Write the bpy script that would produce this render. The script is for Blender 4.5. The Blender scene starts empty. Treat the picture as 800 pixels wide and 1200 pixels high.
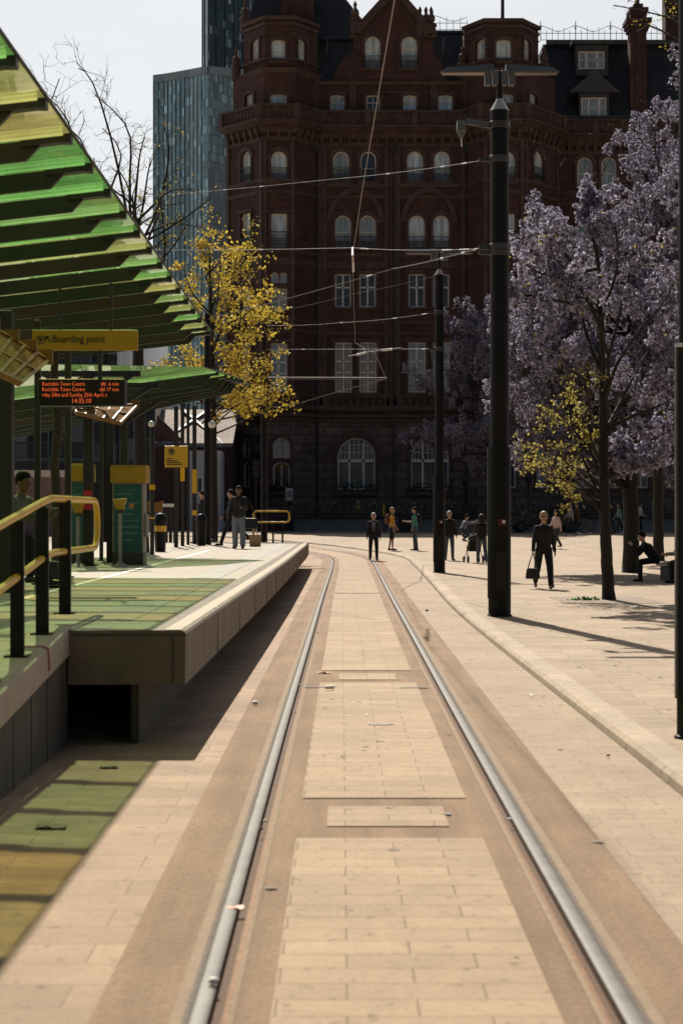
import bpy, math, random
import numpy as np
from mathutils import Vector, Matrix
random.seed(7); RNG = np.random.default_rng(7)
SC = bpy.context.scene; COL = SC.collection
R = math.radians; PI = math.pi
F, HX, HY, CH = 2000.0, 400.0, 605.0, 1.73     # focal length in photo pixels, principal point, eye height

def at(px, py, Y):
    return Vector(((px-HX)/F*Y, Y, CH+(HY-py)/F*Y))
def lerp(a, b, t): return a+(b-a)*t
def g(y):                                         # the square climbs gently towards the hotel
    k = [(-50,0),(52,0),(60,.03),(66,.11),(74,.25),(88,.65),(100,.70),(2000,.75)]
    for (a,za),(b,zb) in zip(k,k[1:]):
        if y <= b:
            t = max(0,(y-a)/(b-a)); return za+(zb-za)*t
    return .75
def ground_at(px, py, dz=0.0):
    lo, hi = 3.0, 140.0
    for _ in range(60):
        m = (lo+hi)/2
        if HY+F*(CH-g(m)-dz)/m > py: lo = m
        else: hi = m
    return Vector(((px-HX)/F*lo, lo, g(lo)+dz))

# ------------------------------------------------------------------ mesh builder
def vec(p): return p if isinstance(p, Vector) else Vector(p)
class MB:
    def __init__(s): s.v=[]; s.f=[]; s.mi=[]
    def poly(s, pts, mi=0):
        n=len(s.v); s.v += [tuple(p) for p in pts]; s.f.append(tuple(range(n,n+len(pts)))); s.mi.append(mi)
    def quad(s,a,b,c,d,mi=0): s.poly((a,b,c,d),mi)
    def hexa(s, b, t, mi=0):                       # b,t : 4 bottom, 4 top corners
        n=len(s.v); s.v += [tuple(p) for p in b]+[tuple(p) for p in t]
        for q in ((3,2,1,0),(4,5,6,7),(0,1,5,4),(1,2,6,5),(2,3,7,6),(3,0,4,7)):
            s.f.append(tuple(n+i for i in q)); s.mi.append(mi)
    def box(s, c, d, rz=0, mi=0, rx=0):
        c=vec(c); m=Matrix.Rotation(rz,3,'Z')@Matrix.Rotation(rx,3,'X'); x,y,z=d[0]/2,d[1]/2,d[2]/2
        b=[c+m@Vector(p) for p in ((-x,-y,-z),(x,-y,-z),(x,y,-z),(-x,y,-z))]
        t=[c+m@Vector(p) for p in ((-x,-y,z),(x,-y,z),(x,y,z),(-x,y,z))]
        s.hexa(b,t,mi)
    def box2(s, a, b, mi=0):
        s.box(((a[0]+b[0])/2,(a[1]+b[1])/2,(a[2]+b[2])/2),(abs(b[0]-a[0]),abs(b[1]-a[1]),abs(b[2]-a[2])),0,mi)
    def beam(s, p, q, w, h, up=(0,0,1), mi=0):
        p=vec(p); q=vec(q); d=(q-p).normalized(); up=vec(up)
        if abs(d.dot(up))>.98: up=Vector((0,1,0))
        sx=d.cross(up).normalized(); uz=sx.cross(d).normalized()
        o=[-sx*w/2-uz*h/2, sx*w/2-uz*h/2, sx*w/2+uz*h/2, -sx*w/2+uz*h/2]
        s.hexa([p+k for k in o],[q+k for k in o],mi)
    def prism(s, pts, ext, mi=0):
        pts=[vec(p) for p in pts]; e=vec(ext); n=len(s.v); k=len(pts)
        s.v += [tuple(p) for p in pts]+[tuple(p+e) for p in pts]
        s.f.append(tuple(range(n+k-1,n-1,-1))); s.f.append(tuple(range(n+k,n+2*k))); s.mi += [mi,mi]
        for i in range(k):
            j=(i+1)%k; s.f.append((n+i,n+j,n+k+j,n+k+i)); s.mi.append(mi)
    def tube(s, pts, r, n=8, cap=True, mi=0):
        pts=[vec(p) for p in pts]; m=len(pts)
        rs = r if isinstance(r,(list,tuple)) else [r]*m
        base=len(s.v); ref=None
        for i,p in enumerate(pts):
            d=(pts[min(i+1,m-1)]-pts[max(i-1,0)])
            d = d.normalized() if d.length>1e-9 else Vector((0,0,1))
            if ref is None:
                ref = Vector((1,0,0)) if abs(d.x)<.9 else Vector((0,1,0))
            a=(ref-d*ref.dot(d)).normalized(); b=d.cross(a); ref=a
            for k in range(n):
                t=2*PI*k/n; s.v.append(tuple(p+(a*math.cos(t)+b*math.sin(t))*rs[i]))
        for i in range(m-1):
            for k in range(n):
                j=(k+1)%n
                s.f.append((base+i*n+k,base+i*n+j,base+(i+1)*n+j,base+(i+1)*n+k)); s.mi.append(mi)
        if cap:
            s.f.append(tuple(base+k for k in range(n-1,-1,-1))); s.f.append(tuple(base+(m-1)*n+k for k in range(n))); s.mi += [mi,mi]
    def lathe(s, c, prof, n=16, mi=0):
        c=vec(c); s.tube([c+Vector((0,0,z)) for r,z in prof],[max(r,1e-4) for r,z in prof],n,True,mi)
    def ball(s, c, r, nu=12, nv=8, mi=0, zcut=-2):
        c=vec(c); r = r if isinstance(r,(tuple,list)) else (r,r,r); base=len(s.v); rows=[]
        for j in range(nv+1):
            z=math.cos(PI*j/nv)
            if z<zcut: break
            q=math.sin(PI*j/nv) if 0<j<nv else 1e-3
            rows.append(j)
            for k in range(nu):
                t=2*PI*k/nu; s.v.append((c.x+r[0]*q*math.cos(t), c.y+r[1]*q*math.sin(t), c.z+r[2]*z))
        for j in range(len(rows)-1):
            for k in range(nu):
                l=(k+1)%nu; s.f.append((base+j*nu+k,base+(j+1)*nu+k,base+(j+1)*nu+l,base+j*nu+l)); s.mi.append(mi)
        s.f.append(tuple(base+k for k in range(nu))); s.mi.append(mi)
        e=base+(len(rows)-1)*nu; s.f.append(tuple(e+k for k in range(nu-1,-1,-1))); s.mi.append(mi)
    def capsule(s,p,q,a,b,n=12):
        p=vec(p);q=vec(q); s.ball(p,a,n,8); s.ball(q,b,n,8); s.tube([p,q],[a,b],n)
    def quads(s, arr, mi=0):                        # arr: N x 4 x 3
        n=len(s.v); k=len(arr)
        s.v += [tuple(p) for p in np.asarray(arr).reshape(-1,3).tolist()]
        s.f += [(n+4*i,n+4*i+1,n+4*i+2,n+4*i+3) for i in range(k)]; s.mi += [mi]*k
    def grid(s, rows, mi=0):                        # rows of points, same length
        n=len(s.v); w=len(rows[0])
        for r in rows: s.v += [tuple(p) for p in r]
        for i in range(len(rows)-1):
            for k in range(w-1):
                s.f.append((n+i*w+k,n+i*w+k+1,n+(i+1)*w+k+1,n+(i+1)*w+k)); s.mi.append(mi)
    def build(s, name, mats, parent=None, smooth=False, bevel=0, local=False, seg=2):
        me=bpy.data.meshes.new(name)
        base=Vector((0,0,0))
        if parent is not None and not local:
            p=parent
            while p is not None: base += p.location; p=p.parent
        me.from_pydata([(x-base.x,y-base.y,z-base.z) for x,y,z in s.v] if base.length else s.v, [], s.f)
        mats = mats if isinstance(mats,(list,tuple)) else [mats]
        for m in mats: me.materials.append(m)
        if len(mats)>1: me.polygons.foreach_set('material_index', s.mi)
        me.polygons.foreach_set('use_smooth',[bool(smooth)]*len(me.polygons))
        me.update()
        o=bpy.data.objects.new(name,me); COL.objects.link(o)
        if parent is not None: o.parent=parent
        if bevel:
            b=o.modifiers.new('Bevel','BEVEL'); b.width=bevel; b.segments=seg; b.limit_method='ANGLE'; b.angle_limit=R(35)
        if smooth and bevel==0 and smooth!='all':
            try: me.set_sharp_from_angle(angle=R(45))
            except Exception: pass
        return o

def tag(o, label=None, cat=None, group=None, kind=None):
    if label: o['label']=label
    if cat: o['category']=cat
    if group: o['group']=group
    if kind: o['kind']=kind
    return o
def thing(name, label, cat, loc=(0,0,0), group=None, rz=0):
    o=bpy.data.objects.new(name,None); COL.objects.link(o); o.location=loc; o.rotation_euler=(0,0,rz)
    o.empty_display_size=.2
    return tag(o,label,cat,group)
def struct(o): o['kind']='structure'; return o
def dup(root, loc, rz=None, label=None):
    c=root.copy(); COL.objects.link(c); c.location=loc
    if rz is not None: c.rotation_euler=(0,0,rz)
    if label: c['label']=label
    for ch in list(root.children):
        d=ch.copy(); COL.objects.link(d); d.parent=c
        for gc in list(ch.children):
            e=gc.copy(); COL.objects.link(e); e.parent=d
    return c
def text_mesh(name, body, size, mat, parent, pos, align='LEFT', xs=1.0, ext=.004, thin=0):
    cu=bpy.data.curves.new(name,'FONT'); cu.body=body; cu.size=size; cu.align_x=align; cu.extrude=ext; cu.resolution_u=3; cu.offset=thin
    t=bpy.data.objects.new(name,cu); COL.objects.link(t)
    bpy.context.view_layer.update()
    me=bpy.data.meshes.new_from_object(t.evaluated_get(bpy.context.evaluated_depsgraph_get()))
    COL.objects.unlink(t); bpy.data.objects.remove(t); me.name=name
    base=Vector((0,0,0)); p=parent
    while p is not None: base += p.location; p=p.parent
    for v in me.vertices:
        x,y,z=v.co; v.co=(pos[0]+x*xs-base.x, pos[1]-z-base.y, pos[2]+y-base.z)
    me.materials.clear(); me.materials.append(mat)
    o=bpy.data.objects.new(name,me); COL.objects.link(o); o.parent=parent
    return o

# ------------------------------------------------------------------ materials
def nm(name):
    m=bpy.data.materials.new(name); m.use_nodes=True; nt=m.node_tree
    return m, nt, nt.nodes['Principled BSDF']
def node(nt, t, **kw):
    n=nt.nodes.new(t)
    for k,v in kw.items():
        if k.startswith('i_'): n.inputs[k[2:].replace('_',' ')].default_value=v
        else: setattr(n,k,v)
    return n
def c4(c): return (c[0],c[1],c[2],1)
def mat(name, col, rough=.6, var=.15, scale=6, bump=0, bscale=60, metal=0, spec=.5, col2=None, coat=0, det=5):
    m,nt,b=nm(name); L=nt.links
    geo=node(nt,'ShaderNodeNewGeometry')
    n=node(nt,'ShaderNodeTexNoise'); n.inputs['Scale'].default_value=scale; n.inputs['Detail'].default_value=det; n.inputs['Roughness'].default_value=.65
    L.new(geo.outputs['Position'],n.inputs['Vector'])
    r=node(nt,'ShaderNodeValToRGB'); e=r.color_ramp.elements; e[0].position=.3; e[1].position=.72
    lo=[c*(1-var) for c in col]; hi=[min(1,c*(1+var)) for c in (col2 or col)]
    e[0].color=c4(lo); e[1].color=c4(hi)
    L.new(n.outputs['Fac'],r.inputs['Fac']); L.new(r.outputs['Color'],b.inputs['Base Color'])
    b.inputs['Roughness'].default_value=rough; b.inputs['Metallic'].default_value=metal
    b.inputs['Specular IOR Level'].default_value=spec; b.inputs['Coat Weight'].default_value=coat
    if bump:
        n2=node(nt,'ShaderNodeTexNoise'); n2.inputs['Scale'].default_value=bscale; n2.inputs['Detail'].default_value=6
        L.new(geo.outputs['Position'],n2.inputs['Vector'])
        bp=node(nt,'ShaderNodeBump'); bp.inputs['Strength'].default_value=bump; bp.inputs['Distance'].default_value=.01
        L.new(n2.outputs['Fac'],bp.inputs['Height']); L.new(bp.outputs['Normal'],b.inputs['Normal'])
    return m
def math_n(nt,op,a,b=None):
    n=node(nt,'ShaderNodeMath',operation=op)
    for i,x in enumerate((a,b)):
        if x is None: continue
        if isinstance(x,(int,float)): n.inputs[i].default_value=x
        else: nt.links.new(x,n.inputs[i])
    return n.outputs[0]
def mixc(nt,fac,a,b,bt='MIX'):
    n=node(nt,'ShaderNodeMix',data_type='RGBA',blend_type=bt)
    for s,x in ((n.inputs[0],fac),(n.inputs[6],a),(n.inputs[7],b)):
        if isinstance(x,(int,float)): s.default_value=x
        elif isinstance(x,(tuple,list)): s.default_value=c4(x)
        else: nt.links.new(x,s)
    return n.outputs[2]
def brickmat(name, c1, c2, mortar, bw, rh, ms, shift=0, offset=.5, wall=False, rough=.75, stain=.25, grain=.12, bump=.3, squash=1.0, warp=.0, spec=.35, rot=False):
    m,nt,b=nm(name); L=nt.links
    geo=node(nt,'ShaderNodeNewGeometry'); pos=geo.outputs['Position']
    if wall or rot:
        sx=node(nt,'ShaderNodeSeparateXYZ'); L.new(pos,sx.inputs[0])
        cb=node(nt,'ShaderNodeCombineXYZ')
        if wall:
            L.new(math_n(nt,'ADD',sx.outputs[0],math_n(nt,'MULTIPLY',sx.outputs[1],.8)),cb.inputs[0]); L.new(sx.outputs[2],cb.inputs[1])
        else:
            L.new(sx.outputs[1],cb.inputs[0]); L.new(sx.outputs[0],cb.inputs[1])
        vecsock=cb.outputs[0]
    elif shift:
        va=node(nt,'ShaderNodeVectorMath',operation='ADD'); L.new(pos,va.inputs[0]); va.inputs[1].default_value=(shift,0,0); vecsock=va.outputs[0]
    else: vecsock=pos
    br=node(nt,'ShaderNodeTexBrick',offset=offset,squash=squash); L.new(vecsock,br.inputs['Vector'])
    br.inputs['Color1'].default_value=c4(c1); br.inputs['Color2'].default_value=c4(c2); br.inputs['Mortar'].default_value=c4(mortar)
    br.inputs['Scale'].default_value=1; br.inputs['Mortar Size'].default_value=ms; br.inputs['Mortar Smooth'].default_value=.3
    br.inputs['Brick Width'].default_value=bw; br.inputs['Row Height'].default_value=rh; br.inputs['Bias'].default_value=0
    def noise(s,d=5,ro=.6):
        n=node(nt,'ShaderNodeTexNoise'); n.inputs['Scale'].default_value=s; n.inputs['Detail'].default_value=d; n.inputs['Roughness'].default_value=ro
        L.new(pos,n.inputs['Vector']); return n.outputs['Fac']
    def ramp(f,lo,hi,p0=.3,p1=.7):
        r=node(nt,'ShaderNodeMapRange'); L.new(f,r.inputs['Value'])
        r.inputs['From Min'].default_value=p0; r.inputs['From Max'].default_value=p1; r.inputs['To Min'].default_value=lo; r.inputs['To Max'].default_value=hi
        return r.outputs[0]
    f=math_n(nt,'MULTIPLY',ramp(noise(.55,6,.7),1-stain,1+stain*.5),ramp(noise(45,4),1-grain,1+grain))
    f=math_n(nt,'MULTIPLY',f,ramp(noise(4.5,5,.7),1-stain*.35,1+stain*.3))
    f=math_n(nt,'MULTIPLY',f,math_n(nt,'MULTIPLY',ramp(noise(13,2,.5),1.0,.66,.63,.70),ramp(noise(2.1,7,.75),1.05,.80,.52,.72))) if not wall else f
    cbx=node(nt,'ShaderNodeCombineXYZ')
    for i in range(3): L.new(f,cbx.inputs[i])
    col=mixc(nt,1.0,br.outputs['Color'],cbx.outputs[0],'MULTIPLY')
    L.new(col,b.inputs['Base Color']); b.inputs['Roughness'].default_value=rough; b.inputs['Specular IOR Level'].default_value=spec
    bp=node(nt,'ShaderNodeBump'); bp.inputs['Strength'].default_value=bump; bp.inputs['Distance'].default_value=.006; bp.invert=True
    h=math_n(nt,'ADD',br.outputs['Fac'],math_n(nt,'MULTIPLY',noise(80,4),.35))
    L.new(h,bp.inputs['Height']); L.new(bp.outputs['Normal'],b.inputs['Normal'])
    return m
def leafmat(name, col, col2, trans=.45, rough=.5, scale=9):
    m,nt,b=nm(name); L=nt.links
    geo=node(nt,'ShaderNodeNewGeometry')
    n=node(nt,'ShaderNodeTexNoise'); n.inputs['Scale'].default_value=scale; n.inputs['Detail'].default_value=2
    L.new(geo.outputs['Position'],n.inputs['Vector'])
    r=node(nt,'ShaderNodeValToRGB'); e=r.color_ramp.elements; e[0].position=.35; e[1].position=.65; e[0].color=c4(col); e[1].color=c4(col2)
    L.new(n.outputs['Fac'],r.inputs['Fac'])
    L.new(r.outputs['Color'],b.inputs['Base Color']); b.inputs['Roughness'].default_value=rough; b.inputs['Specular IOR Level'].default_value=.12
    tr=node(nt,'ShaderNodeBsdfTranslucent'); L.new(r.outputs['Color'],tr.inputs['Color'])
    mx=node(nt,'ShaderNodeMixShader'); mx.inputs[0].default_value=trans
    L.new(b.outputs[0],mx.inputs[1]); L.new(tr.outputs[0],mx.inputs[2])
    L.new(mx.outputs[0],nt.nodes['Material Output'].inputs['Surface'])
    return m
def aggmat(name,col):
    m=mat(name,col,.9,.30,60,bump=.7,bscale=260,det=6); nt=m.node_tree; L=nt.links; b=nt.nodes['Principled BSDF']
    src=b.inputs['Base Color'].links[0].from_socket; geo=[n for n in nt.nodes if n.type=='NEW_GEOMETRY'][0]
    f=None
    for sc,lo,hi in (((5,.35,1),.80,1.16),((1.2,1.1,1),.86,1.12),((26,26,1),.86,1.12)):
        mp=node(nt,'ShaderNodeMapping'); mp.inputs['Scale'].default_value=sc; L.new(geo.outputs['Position'],mp.inputs[0])
        n=node(nt,'ShaderNodeTexNoise'); n.inputs['Scale'].default_value=1; n.inputs['Detail'].default_value=5; L.new(mp.outputs[0],n.inputs['Vector'])
        r=node(nt,'ShaderNodeMapRange'); L.new(n.outputs['Fac'],r.inputs['Value']); r.inputs['From Min'].default_value=.32; r.inputs['From Max'].default_value=.68; r.inputs['To Min'].default_value=lo; r.inputs['To Max'].default_value=hi
        f=r.outputs[0] if f is None else math_n(nt,'MULTIPLY',f,r.outputs[0])
    cb=node(nt,'ShaderNodeCombineXYZ')
    for i in range(3): L.new(f,cb.inputs[i])
    L.new(mixc(nt,1.0,src,cb.outputs[0],'MULTIPLY'),b.inputs['Base Color']); return m
def canopyglass(name, col, body=.12, tcol=None):
    tcol=tcol or col
    m,nt,b=nm(name); L=nt.links
    nt.nodes.remove(b)
    tp=node(nt,'ShaderNodeBsdfTransparent'); tp.inputs[0].default_value=c4([c**.5 for c in col])
    tl=node(nt,'ShaderNodeBsdfTranslucent')
    geo=node(nt,'ShaderNodeNewGeometry'); n=node(nt,'ShaderNodeTexNoise'); n.inputs['Scale'].default_value=1.3; n.inputs['Detail'].default_value=6
    L.new(geo.outputs['Position'],n.inputs['Vector'])
    r=node(nt,'ShaderNodeValToRGB'); e=r.color_ramp.elements; e[0].position=.35; e[1].position=.7
    e[0].color=c4([c*.7 for c in tcol]); e[1].color=c4([min(1,c*1.1) for c in tcol]); L.new(n.outputs['Fac'],r.inputs['Fac']); L.new(r.outputs['Color'],tl.inputs[0])
    mx=node(nt,'ShaderNodeMixShader'); L.new(tp.outputs[0],mx.inputs[1]); L.new(tl.outputs[0],mx.inputs[2])
    dm=node(nt,'ShaderNodeMapping'); dm.inputs['Scale'].default_value=(1.2,5,1); L.new(geo.outputs['Position'],dm.inputs[0])
    dn=node(nt,'ShaderNodeTexNoise'); dn.inputs['Scale'].default_value=1.5; dn.inputs['Detail'].default_value=8; dn.inputs['Roughness'].default_value=.7; L.new(dm.outputs[0],dn.inputs['Vector'])
    dr_=node(nt,'ShaderNodeMapRange'); L.new(dn.outputs['Fac'],dr_.inputs['Value']); dr_.inputs['From Min'].default_value=.3; dr_.inputs['From Max'].default_value=.7; dr_.inputs['To Min'].default_value=body*.6; dr_.inputs['To Max'].default_value=min(.9,body*1.5); L.new(dr_.outputs[0],mx.inputs[0])
    gl=node(nt,'ShaderNodeBsdfGlossy'); gl.inputs['Roughness'].default_value=.03; gl.inputs[0].default_value=(.9,.9,.9,1)
    fr=node(nt,'ShaderNodeFresnel'); fr.inputs[0].default_value=1.28
    m2=node(nt,'ShaderNodeMixShader'); L.new(fr.outputs[0],m2.inputs[0]); L.new(mx.outputs[0],m2.inputs[1]); L.new(gl.outputs[0],m2.inputs[2])
    L.new(m2.outputs[0],nt.nodes['Material Output'].inputs['Surface'])
    return m
def emit(name,col,s):
    m,nt,b=nm(name); b.inputs['Base Color'].default_value=c4(col); b.inputs['Emission Color'].default_value=c4(col); b.inputs['Emission Strength'].default_value=s
    return m

# ------------------------------------------------------------------ camera, world, sun
cam=bpy.data.cameras.new('camera'); co=bpy.data.objects.new('camera',cam); COL.objects.link(co); SC.camera=co
co.location=(0,0,CH); co.rotation_euler=(R(90),0,0)
cam.sensor_fit='VERTICAL'; cam.sensor_height=36; cam.sensor_width=24; cam.lens=60; cam.shift_y=5/1200
cam.clip_end=3000; cam.clip_start=.1
cam.dof.use_dof=True; cam.dof.focus_distance=34; cam.dof.aperture_fstop=3.6
SUN_EL, SUN_AZ = R(47), R(-10)
sv=Vector((math.sin(SUN_AZ)*math.cos(SUN_EL),math.cos(SUN_AZ)*math.cos(SUN_EL),math.sin(SUN_EL)))
sl=bpy.data.lights.new('sun','SUN'); sl.energy=5.0; sl.angle=R(.5); sl.color=(1,.92,.80)
so=bpy.data.objects.new('sun',sl); COL.objects.link(so); so.rotation_euler=sv.to_track_quat('Z','Y').to_euler(); so.location=(-20,60,60)
w=bpy.data.worlds.new('World'); SC.world=w; w.use_nodes=True; nt=w.node_tree; bg=nt.nodes['Background']
sky=nt.nodes.new('ShaderNodeTexSky'); sky.sky_type='NISHITA'; sky.sun_disc=False; sky.sun_elevation=SUN_EL; sky.sun_rotation=SUN_AZ
sky.air_density=1.0; sky.dust_density=4.0; sky.ozone_density=1.0
# thin high cloud veil, densest on the sun's side of the sky
tc=nt.nodes.new('ShaderNodeTexCoord'); mp=nt.nodes.new('ShaderNodeMapping'); mp.inputs['Scale'].default_value=(2.2,2.2,7)
nt.links.new(tc.outputs['Generated'],mp.inputs[0])
cn=nt.nodes.new('ShaderNodeTexNoise'); cn.inputs['Scale'].default_value=1.6; cn.inputs['Detail'].default_value=7; cn.inputs['Roughness'].default_value=.55
nt.links.new(mp.outputs[0],cn.inputs['Vector'])
cr=nt.nodes.new('ShaderNodeMapRange'); cr.inputs['From Min'].default_value=.32; cr.inputs['From Max'].default_value=.68; cr.inputs['To Min'].default_value=.72; cr.inputs['To Max'].default_value=.95
nt.links.new(cn.outputs['Fac'],cr.inputs['Value'])
dp=nt.nodes.new('ShaderNodeVectorMath'); dp.operation='DOT_PRODUCT'; dp.inputs[1].default_value=tuple(sv); nt.links.new(tc.outputs['Generated'],dp.inputs[0])
dr=nt.nodes.new('ShaderNodeMapRange'); dr.inputs['From Min'].default_value=.05; dr.inputs['From Max'].default_value=.55; nt.links.new(dp.outputs['Value'],dr.inputs['Value'])
mu=nt.nodes.new('ShaderNodeMath'); mu.operation='MULTIPLY'; nt.links.new(cr.outputs[0],mu.inputs[0])
sxz=nt.nodes.new('ShaderNodeSeparateXYZ'); nt.links.new(tc.outputs['Generated'],sxz.inputs[0])
er=nt.nodes.new('ShaderNodeMapRange'); er.inputs['From Min'].default_value=.36; er.inputs['From Max'].default_value=.75; er.inputs['To Min'].default_value=1; er.inputs['To Max'].default_value=0; nt.links.new(sxz.outputs[2],er.inputs['Value'])
m3=nt.nodes.new('ShaderNodeMath'); m3.operation='MULTIPLY'; nt.links.new(er.outputs[0],m3.inputs[0]); nt.links.new(dr.outputs[0],m3.inputs[1])
nt.links.new(m3.outputs[0],mu.inputs[1])
mxw=nt.nodes.new('ShaderNodeMix'); mxw.data_type='RGBA'; nt.links.new(mu.outputs[0],mxw.inputs[0]); nt.links.new(sky.outputs[0],mxw.inputs[6])
mxw.inputs[7].default_value=(18.2,18.8,19.4,1)
nt.links.new(mxw.outputs[2],bg.inputs['Color']); bg.inputs['Strength'].default_value=.036
SC.view_settings.view_transform='Standard'; SC.view_settings.look='None'; SC.view_settings.exposure=.42; SC.view_settings.gamma=1
SC.view_settings.use_curve_mapping=False
SC.render.engine='CYCLES'; SC.cycles.max_bounces=8; SC.cycles.transparent_max_bounces=24; SC.cycles.use_denoising=True; SC.cycles.caustics_reflective=False; SC.cycles.caustics_refractive=False
# ------------------------------------------------------------------ paving, track, kerb
SAND=(.53,.395,.27)
M_pave_c = brickmat('centre_setts',(.36,.252,.157),(.300,.207,.130),(.18,.118,.07),.5,.21,.005,shift=-.02,stain=.2,rough=.8)
M_pave_l = brickmat('side_setts',(.35,.235,.149),(.275,.184,.117),(.19,.125,.075),.66,.30,.004,stain=.26,rough=.8)
M_pave_r = brickmat('kerbside_setts',(0.329,0.241,0.162),(0.301,0.220,0.147),(0.203,0.143,0.095),.42,.155,.004,stain=.22,rough=.8)
M_plaza  = brickmat('plaza_slabs',(.36,.268,.182),(.30,.222,.15),(.165,.115,.075),.9,.32,.007,stain=.24,rough=.8)
M_agg    = aggmat('exposed_aggregate',(.275,.176,.106))
M_ground = mat('bare_ground',(0.210,0.168,0.126),.95,.2,2)
M_asph   = mat('asphalt',(.055,.053,.05),.9,.25,8,bump=.5,bscale=90)
M_kerb   = brickmat('granite_kerb',(.42,.325,.235),(.36,.28,.20),(.17,.125,.09),.8,.62,.006,stain=.25,rough=.8)
M_gutter = mat('dark_gutter_joint',(.09,.068,.05),.95,.4,20)
M_steel  = mat('worn_rail_steel',(.125,.11,.095),.42,.35,5,metal=.0,spec=.5)
M_rust   = mat('shade_darkened_rust',(.10,.05,.024),.85,.35,30,bump=.4)  # rust darkened so its colour carries the shadow inside the groove
M_keep   = mat('rusty_keeper',(.22,.115,.05),.8,.4,22,bump=.3)
M_seal   = mat('rail_joint_sealant',(0.231,0.158,0.095),.85,.2,10)
M_tarseam= mat('dark_rail_seam',(.13,.1,.08),.9,.4,25)

TCP=[(-6,.26),(5.8,.255),(13.5,.262),(20.5,.283),(26,.30),(35.5,.325),(45,.37),(55,.42),(63,.42)]
def spl(tab,y):
    for (a,xa),(b,xb) in zip(tab,tab[1:]):
        if y<=b: return xa+(xb-xa)*max(0,(y-a))/(b-a)
    return tab[-1][1]
AR=38.0; AX=.42-AR; AY=63.0; AEND=R(70)
track=[]                                            # (x, y, nx, ny)  n points to the right
y=-6.0
while y<63: 
    x=sum(spl(TCP,y+d) for d in (-3,-1.5,0,1.5,3))/5; track.append((x,y,1,0)); y+=1.5
for i in range(0,41):
    t=AEND*i/40; track.append((AX+AR*math.cos(t),AY+AR*math.sin(t),math.cos(t),math.sin(t)))
def tpt(k,off,z=0): x,y,nx,ny=track[k]; X=x+nx*off; Y=y+ny*off; return Vector((X,Y,g(Y)+z))
def ribbon(name,o0,o1,z,m,k0=0,k1=None):
    mb=MB(); k1=k1 or len(track)
    mb.grid([[tpt(k,o0,z),tpt(k,(o0+o1)/2,z),tpt(k,o1,z)] for k in range(k0,k1)]); return struct(mb.build(name,m))
# one base sheet to the horizon
mb=MB(); ys=[-60,-20,0,10,20,30,40,52,60,66,74,88,100,150,300,600,1200]
mb.grid([[Vector((x,y,g(y)-.10)) for x in (-900,-200,-60,-20,-5,5,20,60,200,900)] for y in ys]); struct(mb.build('ground',M_ground))
def leftx(y):      # boundary of the paving on the platform side
    ro=AR-1.12
    if y<=AY: return tpt(0,0).x*0+sum(spl(TCP,y+d) for d in (-3,-1.5,0,1.5,3))/5-1.12
    s=(y-AY)/ro; return AX+ro*math.sqrt(max(0,1-s*s)) if s<.95 else -200
mb=MB(); rows=[]; y=-6
while y<98:
    rows.append([Vector((x,y,g(y))) for x in (-200,min(-30,leftx(y)-1),(min(-30,leftx(y)-1)+leftx(y))/2,leftx(y))]); y+=1
mb.grid(rows); struct(mb.build('pavement',M_pave_l))
ribbon('track_strip',-1.12,-.795,.002,M_agg); ribbon('track_strip',.795,1.12,.002,M_agg)
ribbon('track_strip',-.625,.625,.0,M_agg)
# centre setts, laid in panels with aggregate breaks between them
def panel(name,y0,y1,h=.5,z=.006,m=M_pave_c,off=0):
    mb=MB(); ks=[k for k in range(len(track)) if track[k][3]==0 and y0<track[k][1]<y1]
    def row(y): x=sum(spl(TCP,y+d) for d in (-3,-1.5,0,1.5,3))/5+off; return [Vector((x-h,y,g(y)+z)),Vector((x,y,g(y)+z)),Vector((x+h,y,g(y)+z))]
    mb.grid([row(y0)]+[row(track[k][1]) for k in ks]+[row(y1)]); return struct(mb.build(name,m))
panel('track_paving',-6,9.15,.5); panel('track_paving',9.5,10.15,.34); panel('track_paving',10.45,17.7,.5)
panel('track_paving',17.3-.0+.72,18.75,.30); panel('track_paving',19.1,38.0,.5)
panel('track_paving',38.35,63,.5)
mb=MB(); mb.grid([[tpt(k,-.5,.006),tpt(k,0,.006),tpt(k,.5,.006)] for k in range(len(track)-41,len(track))]); struct(mb.build('track_paving',M_pave_c))
# kerb line and right-hand paving
KT=[(-6,2.15),(10.8,2.14),(17.5,2.1),(25,2.07),(31,2.07),(41,2.25),(52,2.45),(63,2.54)]
def kpt(k,off,z):
    x,y,nx,ny=track[k]
    o = (sum(spl(KT,y+d) for d in (-4,-2,0,2,4))/5 - x) if ny==0 else 2.12
    X=x+nx*(o+off); Y=y+ny*(o+off); return Vector((X,Y,g(Y)+z))
KH=.065
mb=MB(); mb.grid([[tpt(k,1.12,0)]+[lerp(tpt(k,1.12,0),kpt(k,-.03,0),.5)]+[kpt(k,-.03,0)] for k in range(len(track))]); struct(mb.build('kerbside_pavement',M_pave_r))
mb=MB(); mb.grid([[kpt(k,-.03,0),kpt(k,-.012,-.012),kpt(k,.0,-.012)] for k in range(len(track))]); struct(mb.build('gutter',M_gutter))
mb=MB(); mb.grid([[kpt(k,0,-.012),kpt(k,.012,KH*.45),kpt(k,.05,KH*.92),kpt(k,.07,KH),kpt(k,.25,KH+.002)] for k in range(len(track))]); struct(mb.build('kerb',M_kerb,smooth=False))
mb=MB(); K=len(track)
mb.grid([[kpt(k,.25,KH)]+[Vector((lerp(kpt(k,.25,KH).x,150,t),kpt(k,.25,0).y,g(kpt(k,.25,0).y)+KH)) for t in (.02,.1,.4,1)] for k in range(K)])
yl=kpt(K-1,.25,0).y
mb.grid([[Vector((x,y,g(y)+KH)) for x in (-200,-60,-23,0,40,150)] for y in (yl,yl+3,111)])
struct(mb.build('plaza',M_plaza))
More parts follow.
